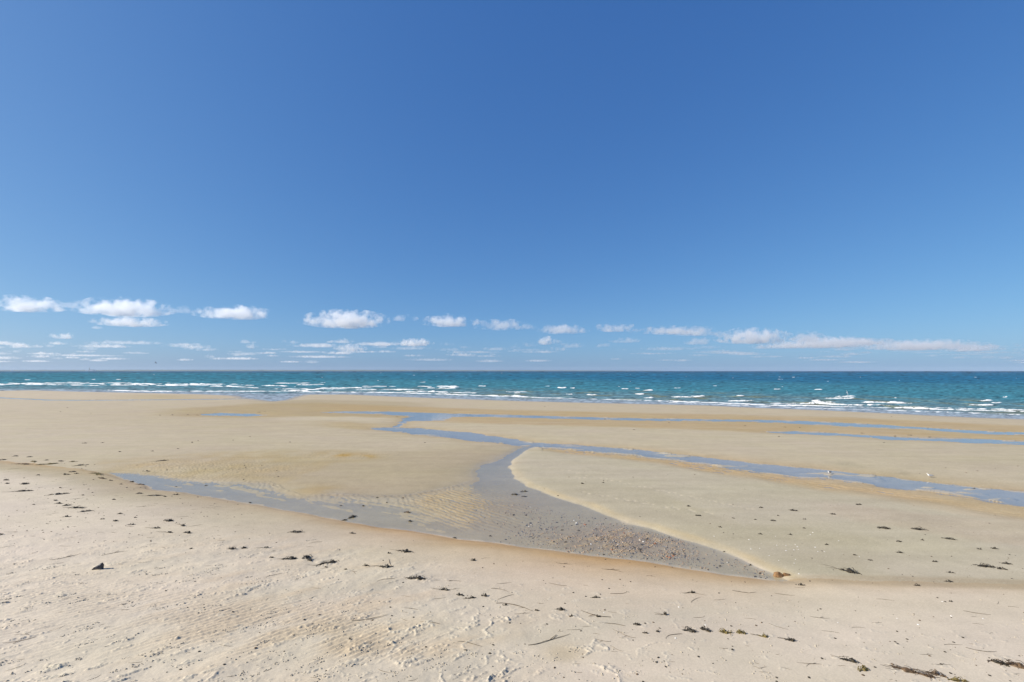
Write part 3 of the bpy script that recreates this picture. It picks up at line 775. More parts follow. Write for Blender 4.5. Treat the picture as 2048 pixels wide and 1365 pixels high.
# px, py, width px, slope in the picture (down to the right positive), thickness 0..1, kind (d dark, o olive, b brown), tail px, label
SMALL_L = 'small dark seaweed scrap on the pale sand left of the long pool'
SMALL_R = 'small dark seaweed scrap on the grey sand flat right of the long pool'
SMALL_N = 'small dark seaweed scrap on the smooth sand in front of the long pool'
SMALL_P = 'small dark seaweed scrap lying in the shallow water of the long pool'
SMALL_F = 'tiny dark seaweed scrap on the distant sand flats before the surf'
GR = {SMALL_L: 'seaweed scraps left of the pool', SMALL_R: 'seaweed scraps right of the pool', SMALL_N: 'seaweed scraps in front of the pool', SMALL_P: 'seaweed scraps in the pool', SMALL_F: 'seaweed scraps on the far flats'}
WEED = [
 (94, 929, 42, -.08, .8, 'o', 0, 'yellow green seaweed heap, largest at the left edge above the pool tip'),
 (45, 929, 46, .02, .3, 'b', 0, 'long flat brown seaweed strip left of the yellow green heap'),
 (67, 924, 22, .1, .5, 'o', 0, 'olive seaweed clump just behind the long brown strip'),
 (146, 924, 16, .0, .4, 'o', 0, 'low olive seaweed clump right of the yellow green heap'),
 (163, 931, 21, -.1, .5, 'd', 0, 'dark pointed seaweed clump between the two yellowish heaps'),
 (195, 949, 36, .08, .9, 'o', 14, 'brown and yellow seaweed heap beside the left tip of the pool'),
 (205, 957.5, 28, .08, .5, 'b', 0, 'flat brown seaweed patch in front of the heap at the pool tip'),
 (281, 970, 20, .02, .5, 'b', 20, 'brown seaweed clump on the bank near the pool tip'),
 (295, 943, 12, .0, .5, 'd', 0, 'small dark seaweed clump on the ochre ripples behind the pool tip'),
 (324, 922, 20, -.08, .3, 'd', 8, 'thin dark seaweed streak on the ochre sand behind the pool'),
 (49, 969, 17, -.05, .9, 'd', 0, 'plump dark seaweed clump near the left edge of the upper beach'),
 (47, 983, 30, -.12, .4, 'd', 16, 'long thin dark seaweed wisp below the plump clump at left edge'),
 (118, 989, 28, -.15, .7, 'd', 0, 'two lobed dark seaweed clump on pale sand at the left'),
 (118, 1008, 14, -.05, .9, 'd', 0, 'rounded dark seaweed clump, left of a close pair at left'),
 (134, 1011.5, 12, -.15, .8, 'd', 0, 'angular dark seaweed clump, right of a close pair at left'),
 (154, 1016.5, 32, .0, .6, 'd', 14, 'long dark seaweed sausage with a thin tail at the left'),
 (172, 1023.5, 18, -.22, .3, 'd', 0, 'thin slanting seaweed strip right of the long dark sausage'),
 (310, 992, 30, -.06, .3, 'd', 12, 'thin arched seaweed strand on the near bank of the pool'),
 (338, 1042.5, 25, .08, .6, 'd', 0, 'flat dark seaweed clump with a blunt left end, left of centre'),
 (365, 1052, 12, .25, .9, 'd', 18, 'knotted dark seaweed lump right of the blunt ended clump'),
 (314, 1057, 18, .0, .5, 'd', 12, 'low dark seaweed strip under the knotted lump'),
 (340, 1066, 14, .05, .4, 'd', 22, 'tiny seaweed knot trailing a long strand to the left'),
 (375, 1066.5, 18, .1, .7, 'd', 0, 'pair of joined dark seaweed knots right of the trailing strand'),
 (594, 1065, 31, -.02, .5, 'd', 0, 'arched dark seaweed strip alone on the sand below the pool'),
 (465, 1099, 21, .08, .7, 'd', 0, 'dark seaweed clump at the left end of a row of three'),
 (488, 1097, 14, -.02, .8, 'd', 0, 'dark seaweed clump in the middle of a row of three'),
 (534, 1096.5, 13, .0, .7, 'd', 14, 'dark seaweed clump at the right end of a row of three'),
 (580, 1118.5, 32, -.05, .6, 'd', 8, 'flat dark seaweed strip leading to the hooked clump'),
 (615, 1117.5, 28, .35, .9, 'd', 0, 'hooked dark seaweed clump bending down to the right'),
 (656, 1127, 36, -.25, .7, 'd', 6, 'slanting dark seaweed clump right of the hooked one'),
 (813, 1104, 32, .1, .6, 'd', 18, 'dark seaweed strip with a long left tail below the orange bank'),
 (772, 1134, 26, -.02, .9, 'd', 18, 'thick dark seaweed clump with a thin left tail'),
 (732, 1132.5, 13, .1, .8, 'd', 0, 'small split dark seaweed lump left of the thick tailed clump'),
 (833, 1157.5, 40, .05, .9, 'd', 4, 'large double dark seaweed clump in the middle foreground'),
 (889, 1181, 24, .1, .6, 'd', 10, 'ragged dark seaweed clump at the head of the wrack line'),
 (944, 1197, 16, -.12, .6, 'd', 6, 'small tilted seaweed clump next to a dark oval one'),
 (969, 1193, 15, .12, 1.0, 'd', 0, 'dark oval seaweed clump in the middle foreground'),
 (947, 1122, 14, .12, .8, 'd', 0, 'single dark seaweed clump on the orange bank'),
 (1122, 1220.5, 20, .12, .8, 'd', 0, 'compact dark seaweed clump at the right end of the thin wrack line'),
 (1191, 1196, 20, .02, .5, 'd', 0, 'low wide seaweed clump right of the thin wrack line'),
 (1196, 1234, 12, .02, .7, 'd', 0, 'small dark seaweed clump below the low wide one'),
 (1331, 1230, 15, .05, 1.0, 'd', 6, 'round black seaweed ball in the right middle foreground'),
 (1274, 1250, 18, .15, .6, 'd', 0, 'dark seaweed clump left of the foreground seaweed row'),
 (1379, 1263, 32, .12, .8, 'd', 0, 'flat arched seaweed clump starting the foreground row'),
 (1411, 1261, 20, .45, 1.3, 'd', 0, 'upright ragged seaweed clump, second in the foreground row'),
 (1452, 1265.5, 26, .12, 1.0, 'o', 0, 'brown humped seaweed clump, third in the foreground row'),
 (1481, 1267, 22, .2, 1.1, 'o', 0, 'pale brown arched seaweed clump, fourth in the foreground row'),
 (1527.7, 1273.5, 19, .12, 1.0, 'o', 6, 'olive seaweed hump, fifth in the foreground row'),
 (1582, 1281.5, 19, .25, .9, 'd', 10, 'oval seaweed clump with whiskers, last in the foreground row'),
 (1384, 1186, 15, -.05, .7, 'd', 6, 'dark forked seaweed clump below the right end of the pool'),
 (1603, 1171, 14, .08, .9, 'd', 0, 'smooth dark seaweed lump below the orange rock'),
 (1698, 1143.5, 30, .32, 1.1, 'd', 24, 'big black seaweed clump with a long left tail right of the orange rock'),
 (1972, 1133.5, 35, .12, .7, 'd', 0, 'long dark seaweed strip near the right edge'),
 (2004, 1139, 19, .12, .7, 'd', 0, 'spiky dark seaweed clump touching the long strip at right edge'),
 (2013, 1128, 18, .15, .5, 'd', 0, 'short dark seaweed strip above the spiky clump at right edge'),
 (1768, 1057.5, 24, .12, .7, 'd', 0, 'dark seaweed strip on the right flat, left of its longer twin'),
 (1838, 1059.5, 30, .1, .6, 'd', 0, 'long dark seaweed strip on the right flat'),
 (1898, 1078.5, 20, .2, .5, 'd', 0, 'thin slanting dark seaweed strip on the right flat'),
 (1587, 1021.7, 16, .1, .7, 'd', 0, 'dark seaweed strip on the spit below the first gull'),
 (1701, 1323, 27, .3, .8, 'd', 14, 'dark curved seaweed clump near the bottom right'),
 (1728, 1341, 28, -.05, .9, 'o', 0, 'golden brown stringy seaweed tuft near the bottom right'),
 (1832, 1346, 56, .38, .5, 'b', 16, 'long slanting brown seaweed rope near the bottom right corner'),
 (1875, 1351, 30, .35, .6, 'b', 14, 'slanting brown seaweed clump right of the long rope'),
 (1915, 1362, 34, .1, .7, 'o', 0, 'olive seaweed clump cut by the bottom edge'),
 (2000, 1328, 20, .75, .7, 'd', 0, 'short dark seaweed branch of the forked clump at the right edge'),
 (2026, 1332, 58, .36, .7, 'b', 0, 'thick brown seaweed rope reaching the right edge at the bottom'),
 (1047.7, 984, 18, -.05, .6, 'd', 0, 'dark seaweed bar in the pool beside the spit'),
 (1030, 990, 20, .05, .4, 'd', 0, 'scattered dark seaweed patch left of the bar in the pool'),
 (1049, 994, 16, .0, .3, 'd', 0, 'thin dark seaweed streak under the bar in the pool'),
 (705, 1035, 14, -.4, .8, 'd', 0, 'dark seaweed clump standing in the pool at its near bank'),
 (814, 1025.7, 18, .03, .5, 'b', 0, 'flat brown seaweed strip in the middle of the pool'),
]
for x, y, w in [(31, 913, 10), (59, 914.6, 12), (5, 920.5, 12), (93, 921, 7), (123, 923, 16), (12, 961, 14), (15, 968, 11), (121, 976.6, 7), (166, 991, 6), (110, 1002, 9), (67, 1010, 7), (135, 1034, 14), (240, 1028.5, 10), (271, 1036, 6),
                (205, 1039, 8), (231, 1043, 12), (263, 1050, 13), (145, 944.5, 14), (153, 948, 8), (76, 951, 10), (133, 950, 14), (222, 961.5, 8), (242, 969, 7), (264, 964.5, 12), (279, 988, 14), (330, 994, 9), (352, 990, 12), (228, 1000, 9), (2, 1070, 9), (383, 1098, 7), (168, 887, 8), (205, 950 - 64, 6)]:
    WEED.append((x, y, w, random.uniform(-.12, .06), .6, 'd', 0, SMALL_L))
for x, y, w in [(1718, 1010, 14), (1666, 1029, 11), (1522, 1016, 10), (1397, 1032, 13), (1377, 1013, 9), (1546, 1042, 11), (1556, 1032, 5), (1609, 1039, 7), (1608, 1057, 6), (1466, 1037, 6), (1511, 1040, 6), (1521, 1069, 8), (1581, 1070, 9),
                (1653, 1090, 8), (1710, 1111, 8), (1741, 1121, 9), (1798, 1084, 12), (1800, 1106, 14), (1845, 1081, 6), (1870, 1124, 12), (1902, 1146, 13), (1835, 1172, 13), (1898, 1164, 15), (1958, 1099, 8), (1989, 1098, 14), (1902, 1204, 7), (1948, 978, 7), (1165, 968, 8), (1206, 966, 5), (1440, 1055, 6)]:
    WEED.append((x, y, w, random.uniform(0, .2), .6, 'd', 0, SMALL_R))
for x, y, w in [(705, 1067.5, 14), (778.5, 1107.5, 10), (692, 1140, 8), (919, 1191, 18), (1074, 1222, 9), (1144, 1233, 8), (1291, 1267, 12), (1315, 1264, 9), (652, 1135, 8), (544, 1116, 12), (1010, 1211, 10), (910, 1077, 11), (980, 1308, 5), (700, 1070 + 210, 6)]:
    WEED.append((x, y, w, random.uniform(0, .15), .55, 'd', 0, SMALL_N))
for x, y, w in [(690, 1041, 13), (727, 1012.7, 8), (819, 1043, 14), (755, 996, 6), (806, 997, 6), (981, 1073, 7), (682, 1012, 6), (774, 1006, 4), (1132, 1085, 8), (1124, 1061, 8), (1157, 1062, 6), (1448, 1104, 6), (1520, 1148, 6), (1440, 1133, 6), (1500, 1131, 8), (412, 972, 7), (352, 974, 5), (500, 1006, 7)]:
    WEED.append((x, y, w, random.uniform(-.1, .1), .5, 'd', 0, SMALL_P))
for x, y, w in [(320, 831, 6), (345, 830.5, 6), (376, 830, 7), (395, 831, 5), (436, 831.5, 5), (518, 825, 8), (530, 824, 5), (794, 834, 5), (850, 886, 5), (384, 885.5, 7), (396, 882, 5), (240, 904, 8), (170, 887, 9), (305, 903, 7), (356, 898, 6), (466, 881, 5), (500, 874, 5), (580, 885, 5),
                (182, 828, 4), (121, 824, 4), (135, 816, 4), (1090, 814, 4), (1210, 838.5, 5), (1268, 860, 6), (1338, 846, 5), (1490, 852, 5), (1558, 874, 6), (1768, 886, 6), (1856, 857, 5), (1480, 816, 4), (1783, 834, 4), (1570, 855, 5), (1600, 856, 5), (1725, 867, 7), (1790, 873, 8), (1820, 871, 9), (1860, 875, 8)]:
    WEED.append((x, y, w, random.uniform(-.05, .08), .5, 'd', 0, SMALL_F))
LAND = [(94, 929, 'yellow green heap at left'), (195, 949, 'heap at the pool tip'), (49, 969, 'plump dark clump at left edge'), (118, 989, 'two lobed dark clump'), (154, 1016, 'long dark sausage with tail'), (340, 1055, 'knotted lump left of centre'),
        (310, 992, 'arched strand on the near bank'), (196, 1134, 'slate slab'), (594, 1065, 'lone arched strip below the pool'), (615, 1118, 'hooked seaweed clump'), (772, 1134, 'thick clump with thin left tail'), (833, 1158, 'large double clump'), (969, 1193, 'dark oval clump'),
        (1122, 1220, 'compact clump ending the wrack line'), (1331, 1230, 'round black seaweed ball'), (1558, 1150, 'orange boulder'), (1698, 1143, 'big black tailed clump'), (1972, 1134, 'long strip at right edge'), (1768, 1057, 'shorter strip on the right flat'), (1838, 1059, 'longer strip on the right flat'),
        (1659, 945, 'dark backed gull'), (1859, 952, 'white gull'), (1587, 1022, 'strip below the first gull'), (1047, 984, 'dark bar in the pool'), (814, 1026, 'flat brown strip in the pool'), (705, 1035, 'clump standing in the pool')]
PLACED = []                                   # (object, photograph column) whose labels name a landmark
def near_label(x, y, head):
    lx, ly, nm = min(LAND, key=lambda q: math.hypot(q[0] - x, (q[1] - y) * 1.6))
    dx, dy = x - lx, y - ly
    if abs(dx) > abs(dy) * 1.2: rel = 'left of' if dx < 0 else 'right of'
    else: rel = 'beyond' if dy < 0 else 'in front of'
    return f"{head} {'close ' if math.hypot(dx, dy) < 45 and rel != 'in front of' else ''}{rel} the {nm}"
def settle_labels():
    by = {}
    for o, x in PLACED: by.setdefault(o['label'], []).append((x, o))
    names = {2: ['left', 'right'], 3: ['left', 'middle', 'right']}
    for lab, q in by.items():
        if len(q) < 2: continue
        q.sort(key=lambda t: t[0])
        for k, (x, o) in enumerate(q):
            w = names[len(q)][k] if len(q) in names else ['first', 'second', 'third', 'fourth', 'fifth', 'sixth', 'seventh', 'eighth', 'ninth', 'tenth', 'eleventh', 'twelfth'][min(k, 11)]
            o['label'] = lab + (f', {w} one' if len(q) in names else f', {w} from left')
rd = random.Random(21)
MW = {'d': m_weed, 'o': m_olive, 'b': m_brown}
for (x, y, w, sl, th, kd, tail, label) in WEED:
    pm = px_per_m(y)
    L0 = .9 * w / pm
    # a slope in the picture becomes a heading on the ground
    dY = -sl * w * FH / (y - HORIZON) ** 2
    L = min(math.hypot(L0, dY), L0 * 2.2); yaw = math.atan2(dY, L0)
    Wd = max(0.07, min(L * .40, .32)) * (0.6 + .5 * th); H = (0.065 + .085 * th) * min(1.0, .45 + L)
    n = int(4 + 40 * min(1, L * 1.1))
    if y < 900: n = 8
    v, f = weed_mesh(L, Wd, H, n, rd, rd.uniform(-.12, .12))
    o = mesh_obj('seaweed_clump', v, f, MW[kd])
    lay(o, x, y, yaw, 0.004)
    tag(o, label, 'seaweed', GR.get(label))
    if label in GR and label != SMALL_F:
        o['label'] = near_label(x, y, ('tiny' if w < 8 else 'small' if w < 12 else 'short') + ' dark seaweed scrap'); PLACED.append((o, x))
    if tail:
        v, f = tail_mesh(tail / pm + .2, rd)
        t = mesh_obj('trailing_strand', v, f, m_grass, o, loc=(-L * .42, 0, 0))

# eelgrass strands, twelve shapes laid again and again
protos = []
for k in range(12):
    r2 = random.Random(100 + k); cv = r2.uniform(-.9, .9); kink = r2.uniform(-.6, .6) if k % 3 == 0 else 0
    pts = []; x = y = 0.0; a = -cv / 2
    for i in range(9):
        pts.append(Vector((x, y, .012 + .01 * abs(math.sin(i * 1.3 + k)))))
        a += cv / 9 + (kink if i == 5 else 0) + r2.gauss(0, .08)
        x += math.cos(a) / 8; y += math.sin(a) / 8
    c = sum(pts, Vector()) / 9
    pts = [p - Vector((c.x, c.y, 0)) for p in pts]
    parts = [tube(pts, [.007, .009, .0105, .011, .011, .010, .0085, .006, .004], 3, .8)]
    if k % 4 == 1:
        q = [pts[4] + Vector((.0, 0, .01)) + Vector((.06 * i, .05 * i * (1 if k % 2 else -1), 0)) for i in range(4)]
        parts.append(tube(q, .009, 3))
    v, f = join(parts)
    me = bpy.data.meshes.new('eelgrass_strand'); me.from_pydata([tuple(p) for p in v], [], f); me.materials.append(m_grass if k % 3 else m_brown)
    protos.append(me)
rg = random.Random(77)
def strand(px, py, w, sl, label, group):
    pm = px_per_m(py); L0 = w / pm; dY = -sl * w * FH / (py - HORIZON) ** 2
    o = bpy.data.objects.new('eelgrass_strand', rg.choice(protos)); C.objects.link(o)
    lay(o, px, py, math.atan2(dY, L0) + (math.pi if rg.random() < .5 else 0), 0.004)
    s = min(math.hypot(L0, dY), L0 * 2); o.scale = (s, s, min(1.0, max(s, .5)))
    tag(o, label, 'eelgrass', group)
    if w >= 13:
        o['label'] = near_label(px, py, ('long' if w > 28 else 'thin') + ' eelgrass strand'); PLACED.append((o, px))
SL = ('thin dark eelgrass strand on the pale sand left of the long pool', 'eelgrass left of the pool')
SN = ('thin dry eelgrass strand on the smooth sand in front of the long pool', 'eelgrass in front of the pool')
SC = ('thin dry eelgrass strand among the sand crusts at bottom left', 'eelgrass among the sand crusts')
for i in range(90):
    px, py = rg.uniform(0, 520), rg.uniform(935, 1085)
    if py < np.interp(px, [0, 219, 300, 427, 520], [925, 962, 984, 1004, 1020]): continue
    strand(px, py, rg.choice([5, 7, 9, 12, 18]) * rg.uniform(.8, 1.2), rg.gauss(-.03, .12), *SL)
for (px, py, w, sl) in [(1030, 1213, 75, .12), (1100, 1281, 90, -.12), (1224, 1249, 48, .12), (1345, 1272, 46, -.05), (1625, 1330, 36, .1), (1788, 1339, 32, -.05), (1640, 1236, 34, .15), (1660, 1264, 30, .15), (1556, 1254, 24, .55), (1500, 1238, 22, .1), (1955, 1227, 40, .13),
                        (1965, 1302, 48, .22), (1905, 1290, 34, -.2), (1883, 1330, 34, .2), (1755, 1246, 20, .0), (1715, 1256, 30, .05), (1570, 1190, 34, .2), (1490, 1185, 40, .28), (1440, 1200, 24, -.2), (1770, 1200, 30, .1), (1190, 1230, 60, .1), (1240, 1187, 40, .05), (1115, 1170, 36, .0),
                        (880, 1197, 26, -.1), (770, 1160, 36, -.05), (870, 1161, 20, -.05), (1000, 1180, 36, .1), (820, 1218, 36, .0), (740, 1238, 60, -.25), (860, 1246, 40, .0), (940, 1288, 50, -.02), (1150, 1260, 30, -.1), (1010, 1195, 34, -.3), (1390, 1200, 26, -.5), (1400, 1235, 28, .05), (1600, 1176, 20, .1)]:
    strand(px, py, w, sl, *SN)
for i in range(95):
    px, py = rg.uniform(620, 2060), rg.uniform(1090, 1362)
    if py < np.interp(px, [620, 900, 1281, 1580, 2048], [1075, 1100, 1145, 1185, 1200]): continue
    strand(px, py, rg.choice([8, 12, 16, 22, 30]) * rg.uniform(.8, 1.2), rg.gauss(.08, .16), *SN)
for i in range(45):
    px, py = rg.uniform(0, 640), rg.uniform(1085, 1360)
    strand(px, py, rg.choice([8, 12, 18, 26]) * rg.uniform(.8, 1.2), rg.gauss(-.25, .2), *SC)

settle_labels()

# ---- rocks
def rock(name, pts, mat, seed, sub=2):
    bm = bmesh.new()
    for p in pts: bm.verts.new(p)
    bmesh.ops.convex_hull(bm, input=bm.verts[:])
    bmesh.ops.subdivide_edges(bm, edges=bm.edges[:], cuts=2, use_grid_fill=True, smooth=0.15)
    r3 = random.Random(seed)
    for v in bm.verts: v.co += Vector((r3.gauss(0, 1), r3.gauss(0, 1), r3.gauss(0, 1))) * 0.008
    me = bpy.data.meshes.new(name); bm.to_mesh(me); bm.free(); me.materials.append(mat)
    me.polygons.foreach_set('use_smooth', [True] * len(me.polygons))
    o = bpy.data.objects.new(name, me); C.objects.link(o); return o
m_slate = simple_mat('dark_slate', (0.045, 0.042, 0.045), 0.6, 0.4, 7.0, (0.10, 0.09, 0.09), 0.5)
m_rust = simple_mat('orange_stone', (0.13, 0.07, 0.03), 0.85, 0.2, 7.0, (0.30, 0.175, 0.085), 0.8, .04)
o = rock('slate_slab', [(-.17, -.05, -.02), (.13, -.06, -.02), (-.16, .03, -.02), (.16, .06, -.02), (-.15, -.05, .05), (-.02, -.06, .17), (.15, -.05, .25), (.17, 0, .26), (.17, .05, .13), (-.12, .02, .06), (.02, .0, .20)], m_slate, 3)
lay(o, 196, 1139, 0.15, 0.01); tag(o, 'dark angular slate slab standing in the sand at lower left', 'rock')
o = rock('boulder', [(-.24, -.12, -.05), (.16, -.14, -.05), (-.26, .12, -.05), (.18, .13, -.05), (-.27, -.05, .16), (-.16, -.04, .27), (.0, .02, .26), (.13, .02, .17), (.17, -.08, .06), (-.22, .1, .2), (-.1, -.14, .12)], m_rust, 4)
o.scale = (.8, .8, .85); lay(o, 1559, 1153, -.1, 0.03); tag(o, 'rounded orange boulder at the right end of the long pool', 'rock')
o = rock('stone_wedge', [(-.14, -.07, -.03), (.24, -.03, -.02), (-.14, .07, -.03), (.22, .05, -.02), (-.12, 0, .17), (.05, .0, .13), (.22, .0, .06), (-.1, -.06, .12)], m_rust, 5)
o.scale = (.8, .8, .8); lay(o, 1572, 1151.5, -.1, 0.01); tag(o, 'pointed orange stone wedge against the right side of the boulder', 'rock')

# ---- stones and gravel lying in the pool
def icos(r, rd, sq=.6):
    t = (1 + 5 ** .5) / 2
    vs = [(-1, t, 0), (1, t, 0), (-1, -t, 0), (1, -t, 0), (0, -1, t), (0, 1, t), (0, -1, -t), (0, 1, -t), (t, 0, -1), (t, 0, 1), (-t, 0, -1), (-t, 0, 1)]
    fs = [(0, 11, 5), (0, 5, 1), (0, 1, 7), (0, 7, 10), (0, 10, 11), (1, 5, 9), (5, 11, 4), (11, 10, 2), (10, 7, 6), (7, 1, 8), (3, 9, 4), (3, 4, 2), (3, 2, 6), (3, 6, 8), (3, 8, 9), (4, 9, 5), (2, 4, 11), (6, 2, 10), (8, 6, 7), (9, 8, 1)]
    a = rd.uniform(0, 6.3); e = rd.uniform(.65, 1.0); ca, sa = math.cos(a), math.sin(a)
    out = []
    for x, y, z in vs:
        q = r / 1.9 * rd.uniform(.8, 1.2)
        x, y, z = x * q, y * q * e, z * q * sq
        out.append((x * ca - y * sa, x * sa + y * ca, z))
    return out, fs
def scatter(name, items, mats, rd, sq=.6, sink=.25):
    """many small pieces joined; items are (x, y, radius, material index)"""
    V = []; Fc = []; mi = []
    for x, y, r, m in items:
        v, f = icos(r, rd, sq); z = height_at(x, y) + r * sq * (1 - 2 * sink) * .5; o = len(V)
        V += [(a + x, b + y, c + z) for a, b, c in v]; Fc += [(p + o, q + o, s + o) for p, q, s in f]; mi += [m] * 20
    me = bpy.data.meshes.new(name); me.from_pydata(V, [], Fc)
    for m in mats: me.materials.append(m)
    me.polygons.foreach_set('material_index', mi)
    ob = bpy.data.objects.new(name, me); C.objects.link(ob); tag(ob, kind='stuff'); return ob
m_peb = [simple_mat('pebble_tan', (0.30, 0.215, 0.14), .6, .4), simple_mat('pebble_grey', (0.20, 0.18, 0.155), .5, .4), simple_mat('pebble_dark', (0.06, 0.052, 0.045), .5, .4), simple_mat('pebble_rust', (0.24, 0.10, 0.05), .6, .3), simple_mat('pebble_white', (0.5, 0.47, 0.42), .6, .3)]
rp_ = random.Random(31)
items = []
GN = 13000
gp = np.random.default_rng(8)
core = gp.random(GN) < .62
gpx = np.where(core, gp.normal(1235, 95, GN), gp.uniform(1000, 1540, GN))
gpy = np.where(core, gp.normal(1080, 17, GN), gp.uniform(1035, 1160, GN)) + (gpx - 1235) * .13
gx_, gy_ = ground_xy(gpx, gpy)
ok = (gpy > np.interp(gpx, [1000, 1164, 1249, 1364, 1447, 1508, 1554], [985, 1014, 1049, 1081, 1108, 1135, 1152])) & (gpy < np.interp(gpx, [997, 1114, 1281, 1447, 1531], [1086, 1101, 1121, 1147, 1158]))
ok &= fbm((gx_ * .9 + gy_ * .43) / 2.4, (gy_ * .9 - gx_ * .43) / .8, 3, 42) > gp.uniform(-.55, .35, GN)
for x, y in zip(gx_[ok], gy_[ok]):
    items.append((float(x), float(y), rp_.choice([.013, .016, .02, .024, .03, .05]) * rp_.uniform(.8, 1.3), rp_.choices([0, 1, 2, 3, 4], [12, 8, 3, .4, .25])[0]))
scatter('gravel', items, m_peb, rp_, .55, .5)['label'] = 'tan and grey gravel spread over the bed of the long pool'
for i, (px, py, w, m) in enumerate([(1294, 1079, 6, 2), (1282, 1090, 7, 2), (1279, 1100, 8, 2), (1269, 1096.5, 6, 2), (1345, 1108, 9, 2), (1340, 1116, 7, 3), (1347, 1113, 6, 3), (1334, 1114, 5, 3), (1351, 1110, 5, 2), (1192, 1058.6, 5, 2), (1082, 1058.6, 6, 2), (1061, 1047, 5, 2), (1027, 1030.5, 6, 2), (1052, 1031, 5, 2),
                                    (1137, 1104.5, 5, 2), (1266, 1108, 5, 2), (1153, 1047, 6, 4), (1280, 1081, 5, 4), (1182, 1089, 5, 4), (1287, 1084, 5, 4), (1224, 1100, 5, 3), (1310, 1088, 5, 3), (1248, 1067, 5, 3), (1170, 1050, 6, 3)]):
    me = bpy.data.meshes.new('stone'); v, f = icos(w / px_per_m(py) * .55, rp_, .65); me.from_pydata(v, [], f); me.materials.append(m_peb[m])
    o = bpy.data.objects.new('stone', me); C.objects.link(o); lay(o, px, py, 0, 0)
    lab = {2: 'dark stone among the gravel in the long pool', 3: 'reddish stone among the gravel in the long pool', 4: 'whitish stone among the gravel in the long pool'}[m]
    tag(o, lab, 'stone', {2: 'dark stones in the pool', 3: 'reddish stones in the pool', 4: 'whitish stones in the pool'}[m])
# shells
m_shell = simple_mat('shell', (0.72, 0.70, 0.64), .5, .4, 20, (0.6, 0.56, 0.5))
for i in range(34):
    if i < 24: px, py = rp_.gauss(1590, 75), rp_.gauss(1092, 26)
    else: px, py = rp_.uniform(1100, 2040), rp_.uniform(1200, 1350)
    if py < 1150 and px < np.interp(py, [1000, 1046, 1078, 1105, 1150], [1150, 1270, 1390, 1470, 1580]): continue
    v, f = icos(rp_.uniform(.022, .042), rp_, .4); me = bpy.data.meshes.new('shell'); me.from_pydata(v, [], f); me.materials.append(m_shell)
    o = bpy.data.objects.new('shell', me); C.objects.link(o); lay(o, px, py, 0, 0)
    tag(o, 'white shell fragment on the grey sand flat right of the pool' if py < 1175 else 'white shell fragment on the pale sand in front of the pool', 'shell', 'shells on the flat' if py < 1175 else 'shells on the near beach')

# ---- broken sand crust on the dry beach: streaks and arcs of small clods
def clod_mat(name, c):
    return simple_mat(name, tuple(c), .95, .08, 30.0, tuple(np.array(c) * .9))
m_clod = [clod_mat('sand_crust', col((219, 210, 195))), clod_mat('grey_crust', col((196, 190, 180))), clod_mat('dark_litter', (0.06, 0.05, 0.045))]
items = []
rc = random.Random(91)
def cluster(px, py, n, Ls, ang, arc=0.0, wd=.07):
    p = on_ground(px, py)
    for i in range(n):
        t = rc.uniform(-.5, .5)
        a = ang + arc * t
        x = p.x + math.cos(a) * Ls * t + rc.gauss(0, wd) * -math.sin(a); y = p.y + math.sin(a) * Ls * t + rc.gauss(0, wd) * math.cos(a) + arc * Ls * t * t
        items.append((x, y, rc.choice([.008, .011, .014, .018, .024]) * rc.uniform(.8, 1.3), rc.choices([0, 1, 2], [8, 3, 0])[0]))
for i in range(170):
    px = rc.uniform(-30, 720); py = rc.uniform(1075, 1385)
    if px > 1000 - (1365 - py) * 1.9 and rc.random() < .75: continue
    cluster(px, py, rc.choice([5, 9, 14, 22]), rc.uniform(.15, .9), R(rc.gauss(33, 16)), rc.uniform(-.4, .4), rc.uniform(.02, .08))
for (px, py, L) in [(770, 1290, 1.0), (745, 1305, .8), (835, 1290, .6), (880, 1312, 1.2), (905, 1330, 1.0), (860, 1335, .8), (935, 1310, .5), (1035, 1307, .8), (1150, 1303, .6), (1100, 1325, .7), (720, 1330, 1.0), (800, 1345, 1.2), (760, 1360, 1.0), (1000, 1350, .8), (1300, 1320, .8), (1360, 1340, .6), (1230, 1345, .6), (690, 1225, .8), (700, 1205, .6), (1270, 1345, .5),
                    (1540, 1350, .5), (1500, 1330, .5), (400, 1145, 1.4), (425, 1140, 1.0), (300, 1150, 1.0), (330, 1215, 1.0), (250, 1280, .9), (180, 1250, .8), (355, 1335, 1.2), (560, 1310, 1.0)]:
    cluster(px, py, int(20 * L), L, R(rc.gauss(20, 25)), rc.uniform(-1.5, 1.5), .05)
for i in range(240):
    px = rc.uniform(560, 2060); py = rc.uniform(1170, 1375)
    cluster(px, py, rc.choice([1, 2, 3, 5]), rc.uniform(.05, .4), R(rc.gauss(0, 40)), 0, .03)
scatter('sand_clods', items, m_clod, rc, .7, .3)['label'] = 'pale broken sand crust scattered over the dry beach'
# ---- tiny wrack crumbs nobody could count
items = []
for i in range(900):
    q = rc.random()
    if q < .40: px, py = rc.uniform(0, 560), rc.uniform(925, 1090)
    elif q < .8: px, py = rc.uniform(300, 2060), rc.uniform(1080, 1370)
    else: px, py = rc.uniform(1080, 2060), rc.uniform(930, 1170)
    p = on_ground(px, py)
    if p.z < 0.03: continue
    items.append((p.x, p.y, rc.choice([.012, .018, .025, .04]) * (1.6 if py < 1000 else 1), rc.choice([0, 0, 1])))
scatter('wrack_crumbs', items, [m_weed, m_brown], rc, .4, .2)['label'] = 'dark crumbs of dried seaweed strewn over the sand'

